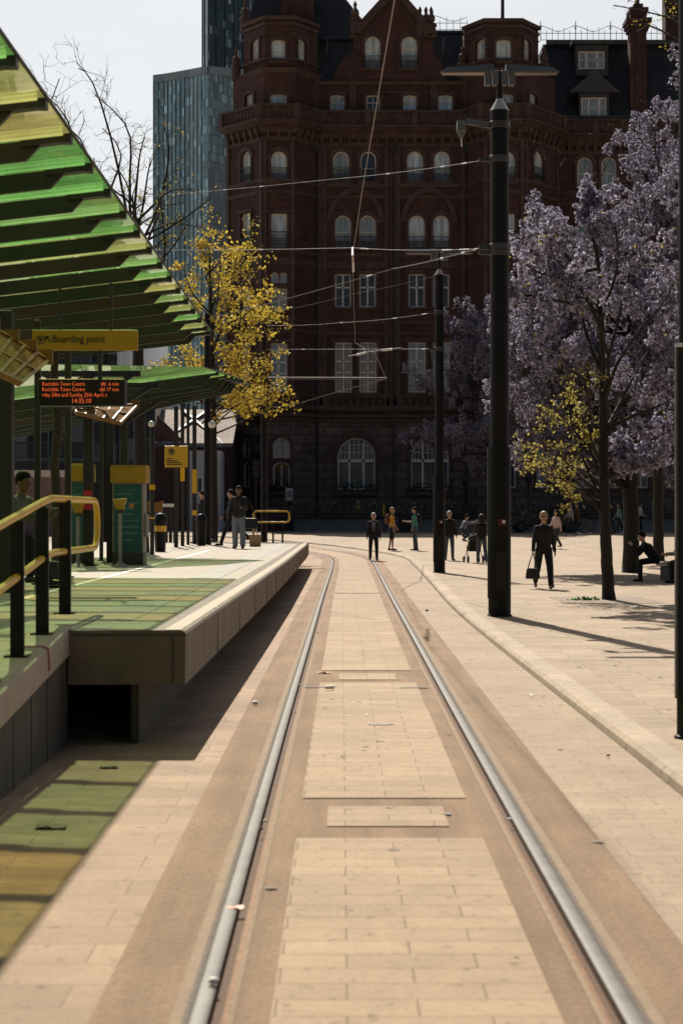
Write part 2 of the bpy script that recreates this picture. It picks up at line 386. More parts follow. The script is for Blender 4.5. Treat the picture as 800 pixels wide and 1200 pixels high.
# road in front of the hotel
mb=MB(); mb.grid([[Vector((x,y,g(y)+KH+.005)) for x in (-150,-40,0,40,150)] for y in (98,101,104,107.5)]); struct(mb.build('road',M_asph))
mb=MB()
for x in range(-60,60,6): mb.box((x,103,g(103)+KH+.009),(2.5,.12,.004))
struct(mb.build('road_marking',mat('road_paint',(.7,.7,.68),.7,.2,8)))
# grooved rails
prof=[(.802,.003,2),(.785,.004,3),(.782,.001,0),(.778,.005,0),(.768,.007,0),(.730,.007,0),(.719,.004,0),(.715,.002,0),(.713,-.035,1),(.672,-.035,1),(.667,.002,1),(.650,.006,0),(.644,.006,4),(.625,.003,4)]
for side,lab in ((-1,'grooved steel tram rail nearest the platform edge, curving left in the distance'),(1,'grooved steel tram rail on the kerb side of the track, curving left in the distance')):
    t=thing('tram_rail',lab,'rail',(0,0,0),'tram rails set in the paving')
    for nme,rng,m in (('rail_head',(2,7),M_steel),('rail_groove',(7,10),M_rust),('keeper',(10,12),M_keep),('joint_sealant',(12,13),M_seal),('rail_seam',(0,2),M_tarseam)):
        mb=MB(); a,b=rng
        mb.grid([[tpt(k,side*prof[i][0],prof[i][1]) for i in range(a,b+1)] for k in range(len(track))])
        mb.build(nme,m,t,smooth=(nme=='rail_head'))
# sealant bead on the outer side
ribbon('track_strip',-.845,-.802,.004,M_seal); ribbon('track_strip',.802,.845,.004,M_seal)
# iron grating slots across the strips
mb=MB(); mg=mat('drain_iron',(.04,.037,.035),.6,.2,30,metal=.4)
for (xa,xb,yy) in ((-.36,-.06,17.2),(.60,.86,17.15)):
    n=14
    for i in range(n): mb.box((lerp(xa,xb,i/(n-1)),yy,.009),(.012,.09,.006))
d=mb.build('drain_grating',mg); tag(d,'row of dark iron drain slots set across the track paving','drain')
# litter
def litter(name,lab,px,py,kind,m,s):
    p=ground_at(px,py,.014); mb=MB(); rr=random.Random(px)
    if kind=='pebble':
        mb.ball(p+Vector((0,0,s*.4)),(s,s*.8,s*.6),8,6)
        mb.v=[(x+rr.uniform(-1,1)*s*.12,y+rr.uniform(-1,1)*s*.12,z) for x,y,z in mb.v]
    elif kind=='wrap':
        rows=[[p+Vector(((u-.5)*s*2.4,(v-.5)*s*1.2,rr.uniform(.0,.28)*s-.008)) for v in (0,.33,.66,1)] for u in (0,.2,.4,.6,.8,1)]
        mb.grid(rows); mb.grid([[q-Vector((0,0,.006)) for q in r[::-1]] for r in rows])
    elif kind=='cup':
        mb.tube([p+Vector((-s,0,s*.45)),p+Vector((s*.9,.02,s*.5))],[s*.32,s*.45],12)
    elif kind=='leaf':
        mb.prism([p+Vector((-s,0,0)),p+Vector((0,-s*.6,.004)),p+Vector((s,0,.01)),p+Vector((0,s*.6,.006))],(0,0,.004))
    o=mb.build(name,m,smooth=(kind!='leaf')); return tag(o,lab,'litter')
L_red=mat('red_wrapper',(.5,.07,.02),.4,.4,20); L_wht=mat('white_litter',(.75,.73,.7),.5,.1,20); L_drk=mat('dark_litter',(.06,.045,.035),.8,.3,20); L_or=mat('orange_litter',(.7,.22,.07),.5,.2,20)
litter('snack_wrapper','crumpled red and orange wrapper lying beside the left rail',379,788,'wrap',L_red,.055)
litter('paper_cup','squashed white paper cup just below the red wrapper',386,808,'cup',L_wht,.045)
litter('pebble','pale stone on the setts between platform shadow and left rail',299,825,'pebble',L_wht,.03)
litter('paper_scrap','folded orange and white scrap stuck in the left rail groove',276,1062,'wrap',L_or,.03)
litter('paper_scrap','small white crumpled paper in the left rail groove, nearest to us',250,1152,'pebble',L_wht,.022)
litter('dead_leaf','dark red leaf on the centre setts of the track',402,887,'leaf',mat('dark_red_leaf',(.12,.02,.015),.7,.3,20),.025)
litter('pebble','pale pebble against the inside of the right rail',597,961,'pebble',L_wht,.014)
litter('paper_scrap','tiny white scrap on the centre setts above the dark red leaf',430,838,'leaf',L_wht,.018)
litter('leaf_litter','clump of dry leaves in the green shadow below the ramp',60,968,'wrap',mat('dry_leaves',(.16,.12,.06),.8,.4,20),.07)
litter('leaf_litter','small dark leaf pile at the foot of the platform corner',128,898,'wrap',L_drk,.05)
litter('pebble','dark pebble on the pale paving between right rail and kerb',500,716,'pebble',L_drk,.03)
litter('pebble','black chip on the paving beside the kerb, halfway along',712,886,'pebble',L_drk,.014)
litter('paper_scrap','white flake on the paving in front of the big pole',622,815,'leaf',L_wht,.03)
for i,(px,py) in enumerate(((352,803),(349,811),(346,835),(306,972),(311,963),(372,742),(376,722))):
    litter('grit','small dark grit lodged beside the left rail',px,py,'pebble',L_drk if i%2 else L_wht,.013)['group']='grit in the left rail groove'
# oil and dirt marks in the setts
M_stain=mat('oil_stain',(.10,.075,.055),.6,.4,25)
mb=MB()
for (px,py,w_,h_) in ((446,850,.13,.09),(524,955,.04,.05),(700,988,.05,.03)):
    p=ground_at(px,py); p.z=.0105
    rr=random.Random(px); mb.poly([p+Vector((math.cos(a)*w_*rr.uniform(.5,1),math.sin(a)*h_*rr.uniform(.5,1),0)) for a in [2*PI*i/14 for i in range(14)]])
struct(mb.build('paving_stain',M_stain))
M_gum=mat('trodden_gum',(.15,.115,.085),.8,.25,30)
mb=MB(); rr=random.Random(5)
for i in range(150):
    y_=rr.uniform(5,34); x_=rr.choice((rr.uniform(-1.1,2.0),rr.uniform(2.5,7))); 
    z_=g(y_)+(KH if x_>2.45 else 0)+.0085
    if -.9<x_<-.35 or .85<x_<1.2: continue
    w_=rr.uniform(.012,.034); mb.poly([Vector((x_+w_*rr.uniform(.75,1.1)*math.cos(a),y_+w_*rr.uniform(.75,1.1)*math.sin(a),z_)) for a in [2*PI*q/9 for q in range(9)]])
struct(mb.build('paving_spots',M_gum))

# ------------------------------------------------------------------ platform and ramp
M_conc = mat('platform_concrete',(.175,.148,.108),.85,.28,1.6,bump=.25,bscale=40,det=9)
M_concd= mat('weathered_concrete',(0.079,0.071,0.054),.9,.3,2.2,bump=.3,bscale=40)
M_cope = mat('coping_stone',(0.392,0.329,0.252),.8,.1,5,bump=.2)
M_ptop = brickmat('platform_slabs',(0.392,0.343,0.280),(0.350,0.304,0.245),(0.231,0.196,0.154),.6,.4,.006,stain=.12,rough=.8)
M_white= mat('white_paint',(.78,.77,.74),.6,.06,20)
M_tact = brickmat('tactile_slabs',(0.434,0.420,0.385),(0.392,0.378,0.343),(0.210,0.189,0.154),.12,.09,.014,stain=.12,rough=.75,bump=.8)
M_void = mat('painted_void_shade',(.02,.02,.019),.8,.2,5)  # near-black colour standing in for the deep shade under the slab
PZ=.87
PE=[(12.88,-1.175),(19.5,-1.125),(24.2,-1.095),(32.4,-1.055),(45.4,-1.05),(52,-1.05),(56.4,-1.08)]
def pex(y): return spl(PE,y)
pys=[12.88,14,16,18,20,22,24.2,28,32.4,36,40,45.4,50,54,56.4]
pl=thing('platform','long pale concrete tram platform with overhanging edge beside the rails','platform',(-1.2,12.88,0)); pl['kind']='structure'
mb=MB(); mb.grid([[Vector((-2.34,12.97,PZ)),Vector((-2.06,12.97,PZ))],[Vector((-2.34,13.7,PZ)),Vector((-2.06,13.7,PZ))]]); mb.grid([[Vector((-2.06,12.88,PZ)),Vector((pex(12.88)-.32,12.88,PZ))],[Vector((-2.06,13.7,PZ)),Vector((pex(13.7)-.32,13.7,PZ))]])
mb.grid([[Vector((x,y,PZ)) for x in (-40,-10,-4,-2.06,pex(y)-.32)] for y in [13.7]+pys[2:]]); mb.build('platform_top',M_ptop,pl)
mb=MB(); E=.03
rows=[]
for y in pys:
    x=pex(y); rows.append([Vector((x-.32,y,PZ)),Vector((x-E,y,PZ)),Vector((x-.008,y,PZ-.008)),Vector((x,y,PZ-E)),Vector((x-.005,y,PZ-.41)),Vector((x-.6,y,PZ-.41))])
mb.grid(rows)
y=12.88; x=pex(y); mb.poly([Vector((-2.06,y,PZ)),Vector((x-E,y,PZ)),Vector((x-.008,y,PZ-.008)),Vector((x,y,PZ-E)),Vector((x-.005,y,PZ-.41)),Vector((-2.06,y,PZ-.41))][::-1])
y=56.4; x=pex(y); mb.poly([Vector((-40,y,PZ)),Vector((x,y,PZ)),Vector((x,y,PZ-.41)),Vector((-40,y,PZ-.41))])
mb.quad(Vector((-2.06,12.88,PZ-.41)),Vector((-1.6,12.88,PZ-.41)),Vector((-1.6,56.4,PZ-.41)),Vector((-2.06,56.4,PZ-.41)))
for i in range(1,15):
    y=12.88+3.05*i; mb.box((pex(y)-.004,y,PZ-.22),(.012,.018,.37),0,1)
mb.box((-1.27,12.877,PZ-.22),(.012,.012,.38),0,1); mb.box((-1.6,12.878,PZ-.035),(.86,.01,.012),0,1)
mb.build('platform_edge',[M_conc,mat('dark_joint',(.07,.06,.05),.9,.2,5)],pl)  # second material is the dark colour of the panel joints
mb=MB(); mb.grid([[Vector((pex(y)-.16,y,PZ+.004)),Vector((pex(y)-.035,y,PZ+.004))] for y in pys]); mb.build('nosing',M_cope,pl)
mb=MB(); mb.grid([[Vector((lerp(-2.15,-1.95,min(1,(y-13)/40)),y,PZ+.004)),Vector((lerp(-1.72,-1.6,min(1,(y-13)/40)),y,PZ+.004))] for y in pys[1:-1]]); mb.build('tactile_paving',M_tact,pl)
mb=MB(); mb.grid([[Vector((x,y,PZ+.004)) for x in (-3.36,-3.27)] for y in (13.9,20,30,43)]); mb.build('platform_line',M_white,pl)
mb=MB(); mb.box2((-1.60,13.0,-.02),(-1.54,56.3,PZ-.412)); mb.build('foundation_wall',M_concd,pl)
mb=MB(); mb.box2((-2.05,14.6,-.02),(-1.605,14.7,PZ-.412)); mb.build('void_backing',M_void,pl)  # dark sheet added to paint the shade inside the hollow
# ramp
def rz(y): return .96-.088*max(0,13.64-y)
rp=thing('ramp','concrete access ramp with raised kerb climbing to the platform end','ramp',(-2.05,12,0))
ys=[2.9,4,5,6,7,8,9,10,11,12,12.6,12.95]
mb=MB(); mb.grid([[Vector((-5.4,y,rz(y)-.09)),Vector((-3.6,y,rz(y)-.09)),Vector((-2.33,y,rz(y)-.09))] for y in ys+[13.7]]); mb.build('ramp_surface',M_ptop,rp)
mb=MB(); mb.grid([[Vector((-2.34,y,rz(y)-.1)),Vector((-2.33,y,rz(y)-.02)),Vector((-2.30,y,rz(y))),Vector((-2.09,y,rz(y))),Vector((-2.06,y,rz(y)-.02)),Vector((-2.055,y,rz(y)-.05)),Vector((-2.05,y,max(-.02,rz(y)-.21))),Vector((-2.12,y,max(-.03,rz(y)-.21)))] for y in ys])
y=ys[-1]; mb.poly([Vector((-2.34,y,rz(y)-.2)),Vector((-2.33,y,rz(y)-.02)),Vector((-2.3,y,rz(y))),Vector((-2.09,y,rz(y))),Vector((-2.05,y,rz(y)-.03)),Vector((-2.05,y,rz(y)-.2))])
mb.build('ramp_kerb',M_cope,rp)
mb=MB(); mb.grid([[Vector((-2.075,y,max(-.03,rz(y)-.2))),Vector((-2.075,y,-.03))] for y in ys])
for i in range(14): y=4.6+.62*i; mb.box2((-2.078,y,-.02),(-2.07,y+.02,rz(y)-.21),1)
mb.build('ramp_wall',[M_concd,bpy.data.materials['dark_joint']],rp)
# kerb scuff of red paint
mb=MB(); y=11.95; mb.grid([[Vector((-2.29,yy,rz(yy)+.003)),Vector((-2.088,yy,rz(yy)+.003)),Vector((-2.055,yy,rz(yy)-.02)),Vector((-2.046,yy,rz(yy)-.17))] for yy in (y,y+.07)]); mb.build('paint_mark',mat('faded_red_paint',(.22,.05,.045),.8,.4,18),rp)
# handrail
M_yel = mat('yellow_tube_paint',(.74,.43,.01),.35,.08,6,coat=.3)
M_blk = mat('black_post_paint',(.010,.010,.0097),.55,.25,6,spec=.25)
hr=thing('handrail','yellow tubular handrail on three square black posts beside the ramp','handrail',(-2.2,12.5,.9))
def up(y): return 1.865-.105*max(0,12.87-y)
def lo_(y): return 1.45-.105*max(0,12.87-y)
pts=[Vector((-2.2,y,up(y))) for y in (5,7,9,11,12.6)]+[Vector((-2.2,12.95,1.866)),Vector((-2.2,15.2,1.87))]
pts+=[Vector((-2.2,15.2+.2*math.sin(a),1.67+.2*math.cos(a))) for a in (R(20),R(45),R(70),R(90))]
pts+=[Vector((-2.2,15.4,1.62))]+[Vector((-2.2,15.2+.2*math.cos(a),1.62-.0-.17*math.sin(a))) for a in (R(25),R(50),R(75),R(90))]
pts+=[Vector((-2.2,13.0,1.45))]+[Vector((-2.2,y,lo_(y))) for y in (12.7,11,9,7,5)]
mb=MB(); mb.tube(pts,.028,12); mb.build('rail_tube',M_yel,hr,smooth=True)
for y in (11.6,12.57,13.6,10.6,9.6,8.6):
    mb=MB(); top={13.6:1.86,12.57:1.80,11.6:1.70}.get(y,rz(y)+.9); s=.093
    mb.box2((-2.2-s/2,y-.02,rz(y)-.01),(-2.2+s/2,y+.02,top)); p=mb.build('post',M_blk,hr,bevel=.004)
    mb=MB(); mb.box2((-2.28,y-.07,rz(y)-.004),(-2.12,y+.07,rz(y)+.008)); mb.build('base_plate',M_blk,p)
hr2=thing('handrail','yellow tubular barrier rail at the far end of the platform','handrail',(-2.4,55,PZ))
a=at(297,599,55); b=at(339,599,55); zt,zb=a.z,at(0,612,55).z
mb=MB(); mb.tube([Vector((a.x,55,PZ)),Vector((a.x,55,zt-.1)),Vector((a.x+.04,55,zt-.03)),Vector((a.x+.1,55,zt)),Vector((b.x-.1,55,zt)),Vector((b.x-.03,55,zt-.03)),Vector((b.x,55,zt-.1)),Vector((b.x,55,zb+.1)),Vector((b.x-.03,55,zb+.03)),Vector((b.x-.1,55,zb)),Vector((a.x,55,zb))],.03,10); mb.build('rail_tube',M_yel,hr2,smooth=True)
for px in (320,331):
    mb=MB(); x=at(px,0,55).x; mb.box2((x-.03,54.98,PZ),(x+.03,55.04,zb+.02)); mb.build('post',M_blk,hr2)
# ------------------------------------------------------------------ the red brick hotel
M_brick = brickmat('red_brick',(.125,.058,.050),(.082,.042,.037),(.08,.058,.05),.46,.15,.02,wall=True,stain=.38,grain=.15,rough=.85,bump=.25)
M_terra = mat('terracotta_trim',(.098,.062,.050),.75,.45,1.3,bump=.3,bscale=12,det=8)
M_stone = brickmat('dark_rusticated_stone',(.195,.15,.122),(.15,.117,.096),(.075,.058,.048),1.3,.62,.05,wall=True,stain=.35,rough=.85,bump=.6)
M_slate = brickmat('roof_slate',(.055,.058,.062),(.038,.04,.044),(.02,.02,.022),.45,.32,.025,wall=True,stain=.3,rough=.6)
M_lead  = mat('dark_lead',(.07,.075,.08),.55,.3,2)
M_frame = mat('cream_window_paint',(.80,.77,.71),.5,.08,3)
M_iron  = mat('black_iron',(.016,.016,.017),.45,.2,8)
M_pipe  = mat('cast_iron_pipe',(.03,.025,.025),.5,.2,4)
def glassm(name,col,rough=.06,var=.35):
    m,nt,b=nm(name); L=nt.links
    geo=node(nt,'ShaderNodeNewGeometry'); sx=node(nt,'ShaderNodeSeparateXYZ'); L.new(geo.outputs['Position'],sx.inputs[0])
    w_=node(nt,'ShaderNodeTexNoise'); w_.inputs['Scale'].default_value=1; w_.inputs['Detail'].default_value=4
    cb=node(nt,'ShaderNodeCombineXYZ'); L.new(math_n(nt,'MULTIPLY',sx.outputs[0],3.3),cb.inputs[0]); L.new(math_n(nt,'MULTIPLY',sx.outputs[2],.45),cb.inputs[2]); L.new(cb.outputs[0],w_.inputs['Vector'])
    r=node(nt,'ShaderNodeValToRGB'); e=r.color_ramp.elements; e[0].position=.36; e[1].position=.64
    e[0].color=c4([c*(1-var) for c in col]); e[1].color=c4([c*(1+var) for c in col]); L.new(w_.outputs['Fac'],r.inputs['Fac'])
    L.new(r.outputs['Color'],b.inputs['Base Color']); b.inputs['Roughness'].default_value=rough; b.inputs['Specular IOR Level'].default_value=.8
    return m
G_pale=glassm('net_curtain_glass_sky_tint',(.64,.79,.83)); G_mid=glassm('window_glass_with_half_blind',(.32,.40,.42)); G_dark=glassm('dark_window_glass',(.028,.03,.034))  # pale panes: curtain white with the reflected sky painted in as blue
G_arch=glassm('arch_window_glass',(.11,.125,.12)); G_warm=glassm('window_glass_warm_curtain',(.30,.26,.20))

HT=thing('hotel','huge dark red brick hotel with pale arched windows at the end of the square','building',(3,121,.7))
class Face:
    def __init__(s,p,q):
        s.o=Vector((p[0],p[1],0)); d=Vector((q[0]-p[0],q[1]-p[1],0)); s.len=d.length; s.u=d.normalized(); s.n=Vector((s.u.y,-s.u.x,0))
    def P(s,a,z,d=0): return s.o+s.u*a+Vector((0,0,z))+s.n*d
    def a_of(s,px):             # where the sight line at this picture column meets the face
        k=(px-HX)/F; den=s.u.x-k*s.u.y; return (k*s.o.y-s.o.x)/den
    def z_of(s,py,a): return CH+(HY-py)/F*(s.o.y+s.u.y*a)
def outline(a0,a1,z0,z1,rise,n=10):
    pts=[(a0,z0),(a1,z0)]
    if rise<=0: return pts+[(a1,z1),(a0,z1)]
    c=(a0+a1)/2; w=(a1-a0)/2; zs=z1-rise
    return pts+[(c+w*math.cos(PI*i/n),zs+rise*math.sin(PI*i/n)) for i in range(n+1)]
def wall(mb,fc,a0,a1,z0,z1,holes,mi=0,depth=.32):
    A=sorted(set([a0,a1]+[h[i] for h in holes for i in (0,1) if a0<h[i]<a1])); Z=sorted(set([z0,z1]+[h[i] for h in holes for i in (2,3) if z0<h[i]<z1]))
    for i in range(len(A)-1):
        for j in range(len(Z)-1):
            ca=(A[i]+A[i+1])/2; cz=(Z[j]+Z[j+1])/2
            if any(h[0]<ca<h[1] and h[2]<cz<h[3] for h in holes): continue
            mb.quad(fc.P(A[i],Z[j]),fc.P(A[i+1],Z[j]),fc.P(A[i+1],Z[j+1]),fc.P(A[i],Z[j+1]),mi)
    for h in holes:
        o=outline(*h[:5]); k=len(o)
        if h[4]>0:
            arc=o[2:]; half=len(arc)//2
            mb.poly([fc.P(h[1],h[3])]+[fc.P(*p) for p in arc[:half+1][::-1]],mi) 
            mb.poly([fc.P(h[0],h[3])]+[fc.P(*p) for p in arc[half:][::-1]],mi)
        for i in range(k):
            p,q=o[i],o[(i+1)%k]; mb.quad(fc.P(*p),fc.P(*q),fc.P(q[0],q[1],-depth),fc.P(p[0],p[1],-depth),mi)
win_n=[0]
def window(fc,h,bars,glass,depth=.2,fw=.09,balc=False,parent=HT,ring=True):
    """cream frame with glazing bars set in the opening h, a glazed pane behind it"""
    a0,a1,z0,z1,ri=h[:5]; o=outline(a0,a1,z0,z1,ri); c=((a0+a1)/2,(z0+z1)/2)
    sx=1-2*fw/(a1-a0); sz=1-2*fw/(z1-z0); inn=[(c[0]+(p[0]-c[0])*sx,c[1]+(p[1]-c[1])*sz) for p in o]
    mb=MB(); k=len(o)
    for i in range(k):
        j=(i+1)%k; p,q,r_,t=o[i],o[j],inn[j],inn[i]
        mb.quad(fc.P(p[0],p[1],-depth+.05),fc.P(q[0],q[1],-depth+.05),fc.P(r_[0],r_[1],-depth+.05),fc.P(t[0],t[1],-depth+.05))
        mb.quad(fc.P(t[0],t[1],-depth+.05),fc.P(r_[0],r_[1],-depth+.05),fc.P(r_[0],r_[1],-depth-.06),fc.P(t[0],t[1],-depth-.06))
    for b in bars:
        kind=b[0]
        if kind=='h':
            z=lerp(z0,z1,b[1]); t=b[2] if len(b)>2 else .07; mb.beam(fc.P(a0+.02,z,-depth),fc.P(a1-.02,z,-depth),.07,t)
        else:
            a=lerp(a0,a1,b[1]); t=b[2] if len(b)>2 else .07; zt=lerp(z0,z1,b[4] if len(b)>4 else (1-.12*(ri>0))); zb=lerp(z0,z1,b[3] if len(b)>3 else 0)
            mb.beam(fc.P(a,zb+.02,-depth),fc.P(a,zt-.02,-depth),t,.07,up=fc.n)
    f=mb.build('window',M_frame,parent)
    mb=MB(); mb.poly([fc.P(p[0],p[1],-depth-.05) for p in o]); mb.build('pane',glass,f)
    if balc:
        mb=MB(); zt=z0+balc; n=max(5,int((a1-a0+.3)/.13))
        for i in range(n+1):
            a=lerp(a0-.12,a1+.12,i/n); mb.beam(fc.P(a,z0-.05,.10),fc.P(a,zt,.10),.03,.03)
        for z in (z0,zt,lerp(z0,zt,.55)): mb.beam(fc.P(a0-.14,z,.10),fc.P(a1+.14,z,.10),.04,.045)
        for i in range(n):
            a=lerp(a0-.12,a1+.12,(i+.5)/n); mb.beam(fc.P(a-.05,z0+.1,.10),fc.P(a+.05,lerp(z0,zt,.5),.10),.025,.02); mb.beam(fc.P(a+.05,z0+.1,.10),fc.P(a-.05,lerp(z0,zt,.5),.10),.025,.02)
        for a in (a0-.14,a1+.14): mb.beam(fc.P(a,z0,.1),fc.P(a,z0,-.02),.03,.03); mb.beam(fc.P(a,zt,.1),fc.P(a,zt,-.02),.03,.03)
        mb.build('balcony_rail',M_iron,f)
    return f
def arch_ring(mb,fc,c,w,zs,ri,t,proj,mi=0,n=14):
    for i in range(n):
        t0,t1=PI*i/n,PI*(i+1)/n
        A=[(c+w*math.cos(x),zs+ri*math.sin(x)) for x in (t0,t1)]; B=[(c+(w+t)*math.cos(x),zs+(ri+t)*math.sin(x)) for x in (t0,t1)]
        b=[fc.P(*A[0],0),fc.P(*B[0],0),fc.P(*B[1],0),fc.P(*A[1],0)]; f=[fc.P(*A[0],proj),fc.P(*B[0],proj),fc.P(*B[1],proj),fc.P(*A[1],proj)]
        mb.hexa(b,f,mi)
def hole(fc,x0,x1,ytop,ybot,rise=0):      # opening traced as picture columns / rows, turned into metres on the wall
    a0,a1=fc.a_of(x0),fc.a_of(x1); m=(a0+a1)/2
    zt,zb=fc.z_of(ytop,m),fc.z_of(ybot,m)
    return (a0,a1,zb,zt,(a1-a0)/2*rise)
XL,XR=-8.14,15.5
PATH=[(-8.14,121.9),(-5.47,119),(-3.27,119),(-1.7,121),(8.77,121),(9.88,119),(12.73,119),(15.5,122.5)]
faces=[Face(p,q) for p,q in zip(PATH,PATH[1:])]
FL,FC,FR,FM,TL,TC,TR=faces
WING=Face((15.5,123.6),(46,123.6))
def zz(py,Y=121): return CH+(HY-py)/F*Y
ZB,ZG,ZC0,ZC1=.6,zz(488),zz(163),zz(150)
def offs(path,d):
    out=[]
    for i,p in enumerate(path):
        ns=[]
        if i>0: f=Face(path[i-1],p); ns.append(f.n)
        if i<len(path)-1: f=Face(p,path[i+1]); ns.append(f.n)
        n=sum(ns,Vector((0,0,0))); n=n/len(ns); n=n/ (n.length**2)
        out.append((p[0]+n.x*d,p[1]+n.y*d))
    return out
def ledge(mb,path,z0,z1,proj,inner=-.05,slope=0,mi=0):
    A=offs(path,proj); B=offs(path,inner); A0=offs(path,proj-slope)
    for i in range(len(path)-1):
        b=[Vector((*A0[i],z0)),Vector((*A0[i+1],z0)),Vector((*B[i+1],z0)),Vector((*B[i],z0))]
        t=[Vector((*A[i],z1)),Vector((*A[i+1],z1)),Vector((*B[i+1],z1)),Vector((*B[i],z1))]
        mb.hexa(b,t,mi)
S1=[('h',.44)]; SA=[('h',.42),('v',.5,.04,0,.42)]; X2=[('v',.5,.09),('h',.62,.10),('v',.25,.03,0,.6),('v',.75,.03,0,.6)]
def _x2(): return [('v',.5,.11),('h',.60,.12)]
def ftall(): return [('v',.5,.10),('h',.62,.12),('h',.40,.12),('v',.25,.03,.0,.38),('v',.75,.03,0,.38)]
jobs={f:[] for f in faces+[WING]}
def add(fc,x0,x1,yt,yb,rise,bars,gl,balc=False,fw=.09): h=hole(fc,x0,x1,yt,yb,rise); jobs[fc].append((h,bars,gl,balc,fw)); return h
# row C, D, E, F of the turrets and the long wall
for fc,x0,x1 in ((FL,283,294),(FC,317.5,336),(TC,583,603),(TR,624.5,636.5)):
    add(fc,x0,x1,177,213,1,S1,G_pale,.95); add(fc,x0,x1,250,290,0,S1,G_pale,1.1)
    add(fc,x0,x1,338,363,0,_x2(),G_mid); add(fc,x0,x1,402,461,0,ftall(),G_mid)
    a0,a1=fc.a_of(x0),fc.a_of(x1); mid=(x0+x1)/2
    add(fc,x0,mid-.8,319,332,1,[],G_mid,fw=.06); add(fc,mid+.8,x1,319,332,1,[],G_mid,fw=.06)
add(FL,284,295,513,537,1,[('v',.5,.05),('h',.45,.05)],G_dark); add(FL,284,295,541,571,.6,[('v',.5,.06)],G_dark)
add(FC,320,339.5,513,537,1,[('v',.33,.05),('v',.67,.05),('h',.33,.05),('h',.66,.05)],G_mid); add(FC,320,339.5,541,572,.7,[('v',.5,.06)],G_dark)
add(TC,582,604,513,537,1,[('v',.33,.05),('v',.67,.05),('h',.33,.05),('h',.66,.05)],G_mid); add(TC,582,604,541,572,.7,[('v',.5,.06)],G_dark)
add(TR,627,640,520,572,.8,[('v',.5,.06)],G_mid)
pairs=((390,409,422,440.5),(476.5,495.5,508,527))
for k,(a,b,c,d) in enumerate(pairs):
    gs=(G_mid,G_dark) if k==0 else (G_pale,G_pale)
    add(FM,a,b,177,213,1,S1,gs[0],.95); add(FM,c,d,177,213,1,S1,gs[1],.95)
    a2,b2,c2,d2=(392.5,411,421,440) if k==0 else (478.5,497.5,507,526)
    add(FM,a2,b2,252,290,1,[('h',.48)],G_mid if k==0 else G_pale,.75); add(FM,c2,d2,252,290,1,[('h',.48)],G_mid if k==0 else G_pale,.75)
    add(FM,a2,b2,321,360,0,_x2(),G_dark); add(FM,c2,d2,321,360,0,_x2(),G_dark)
    add(FM,a2,b2+1,401,460,0,ftall(),G_warm if k==0 else G_mid); add(FM,c2,d2+1,401,460,0,ftall(),G_warm if k==0 else G_mid)
for cx in (417.5,503.5):
    add(FM,cx-22,cx+22,513,574,1,[('v',.31,.14,0,.93),('v',.69,.14,0,.93),('h',.56,.2),('v',.10,.04,.58,.8),('v',.2,.04,.58,.86),('v',.44,.04,.58,.98),('v',.56,.04,.58,.98),('v',.8,.04,.58,.86),('v',.9,.04,.58,.8),('h',.72,.05),('h',.86,.05)],G_arch)
# right wing
for x0 in (676,704,742,770,812,840): add(WING,x0,x0+18,184,218,1,S1,G_mid); add(WING,x0,x0+18,262,300,0,S1,G_mid); add(WING,x0,x0+18,335,372,0,_x2(),G_dark); add(WING,x0,x0+18,410,462,0,ftall(),G_mid)
for x0 in (674,708,742,776,812): add(WING,x0,x0+17,530,572,0,[('v',.5,.08),('h',.55,.08)],G_warm)
mbB,mbS=MB(),MB(); wins=[]
for fc in faces+[WING]:
    a1=fc.len; hs=[j[0] for j in jobs[fc]]
    wall(mbB,fc,0,a1,ZG,ZC1,[h for h in hs if h[2]>ZG]); wall(mbS,fc,0,a1,ZB,ZG,[h for h in hs if h[2]<ZG])
    for h,bars,gl,balc,fw in jobs[fc]: wins.append((fc,h,window(fc,h,bars,gl,balc=balc,fw=fw)))
# body behind, for the shadow it casts
mbB.quad(Vector((-8.14,121.9,ZB)),Vector((-8.14,160,ZB)),Vector((-8.14,160,ZC1)),Vector((-8.14,121.9,ZC1)))
mbB.quad(Vector((46,123.6,ZB)),Vector((46,160,ZB)),Vector((46,160,ZC1)),Vector((46,123.6,ZC1)))
mbB.quad(Vector((15.5,122.5,ZB)),Vector((15.5,123.6,ZB)),Vector((15.5,123.6,ZC1)),Vector((15.5,122.5,ZC1)))
mbB.quad(Vector((-8.14,160,ZB)),Vector((46,160,ZB)),Vector((46,160,ZC1+4)),Vector((-8.14,160,ZC1+4)))
mbB.poly([Vector((-8.14,121.9,ZC1-.3))]+[Vector((x,y,ZC1-.3)) for x,y in PATH[1:]]+[Vector((15.5,123.7,ZC1-.3)),Vector((46,123.7,ZC1-.3)),Vector((46,160,ZC1-.3)),Vector((-8.14,160,ZC1-.3))])
mbB.build('brick_wall',M_brick,HT); mbS.build('stone_base',M_stone,HT)
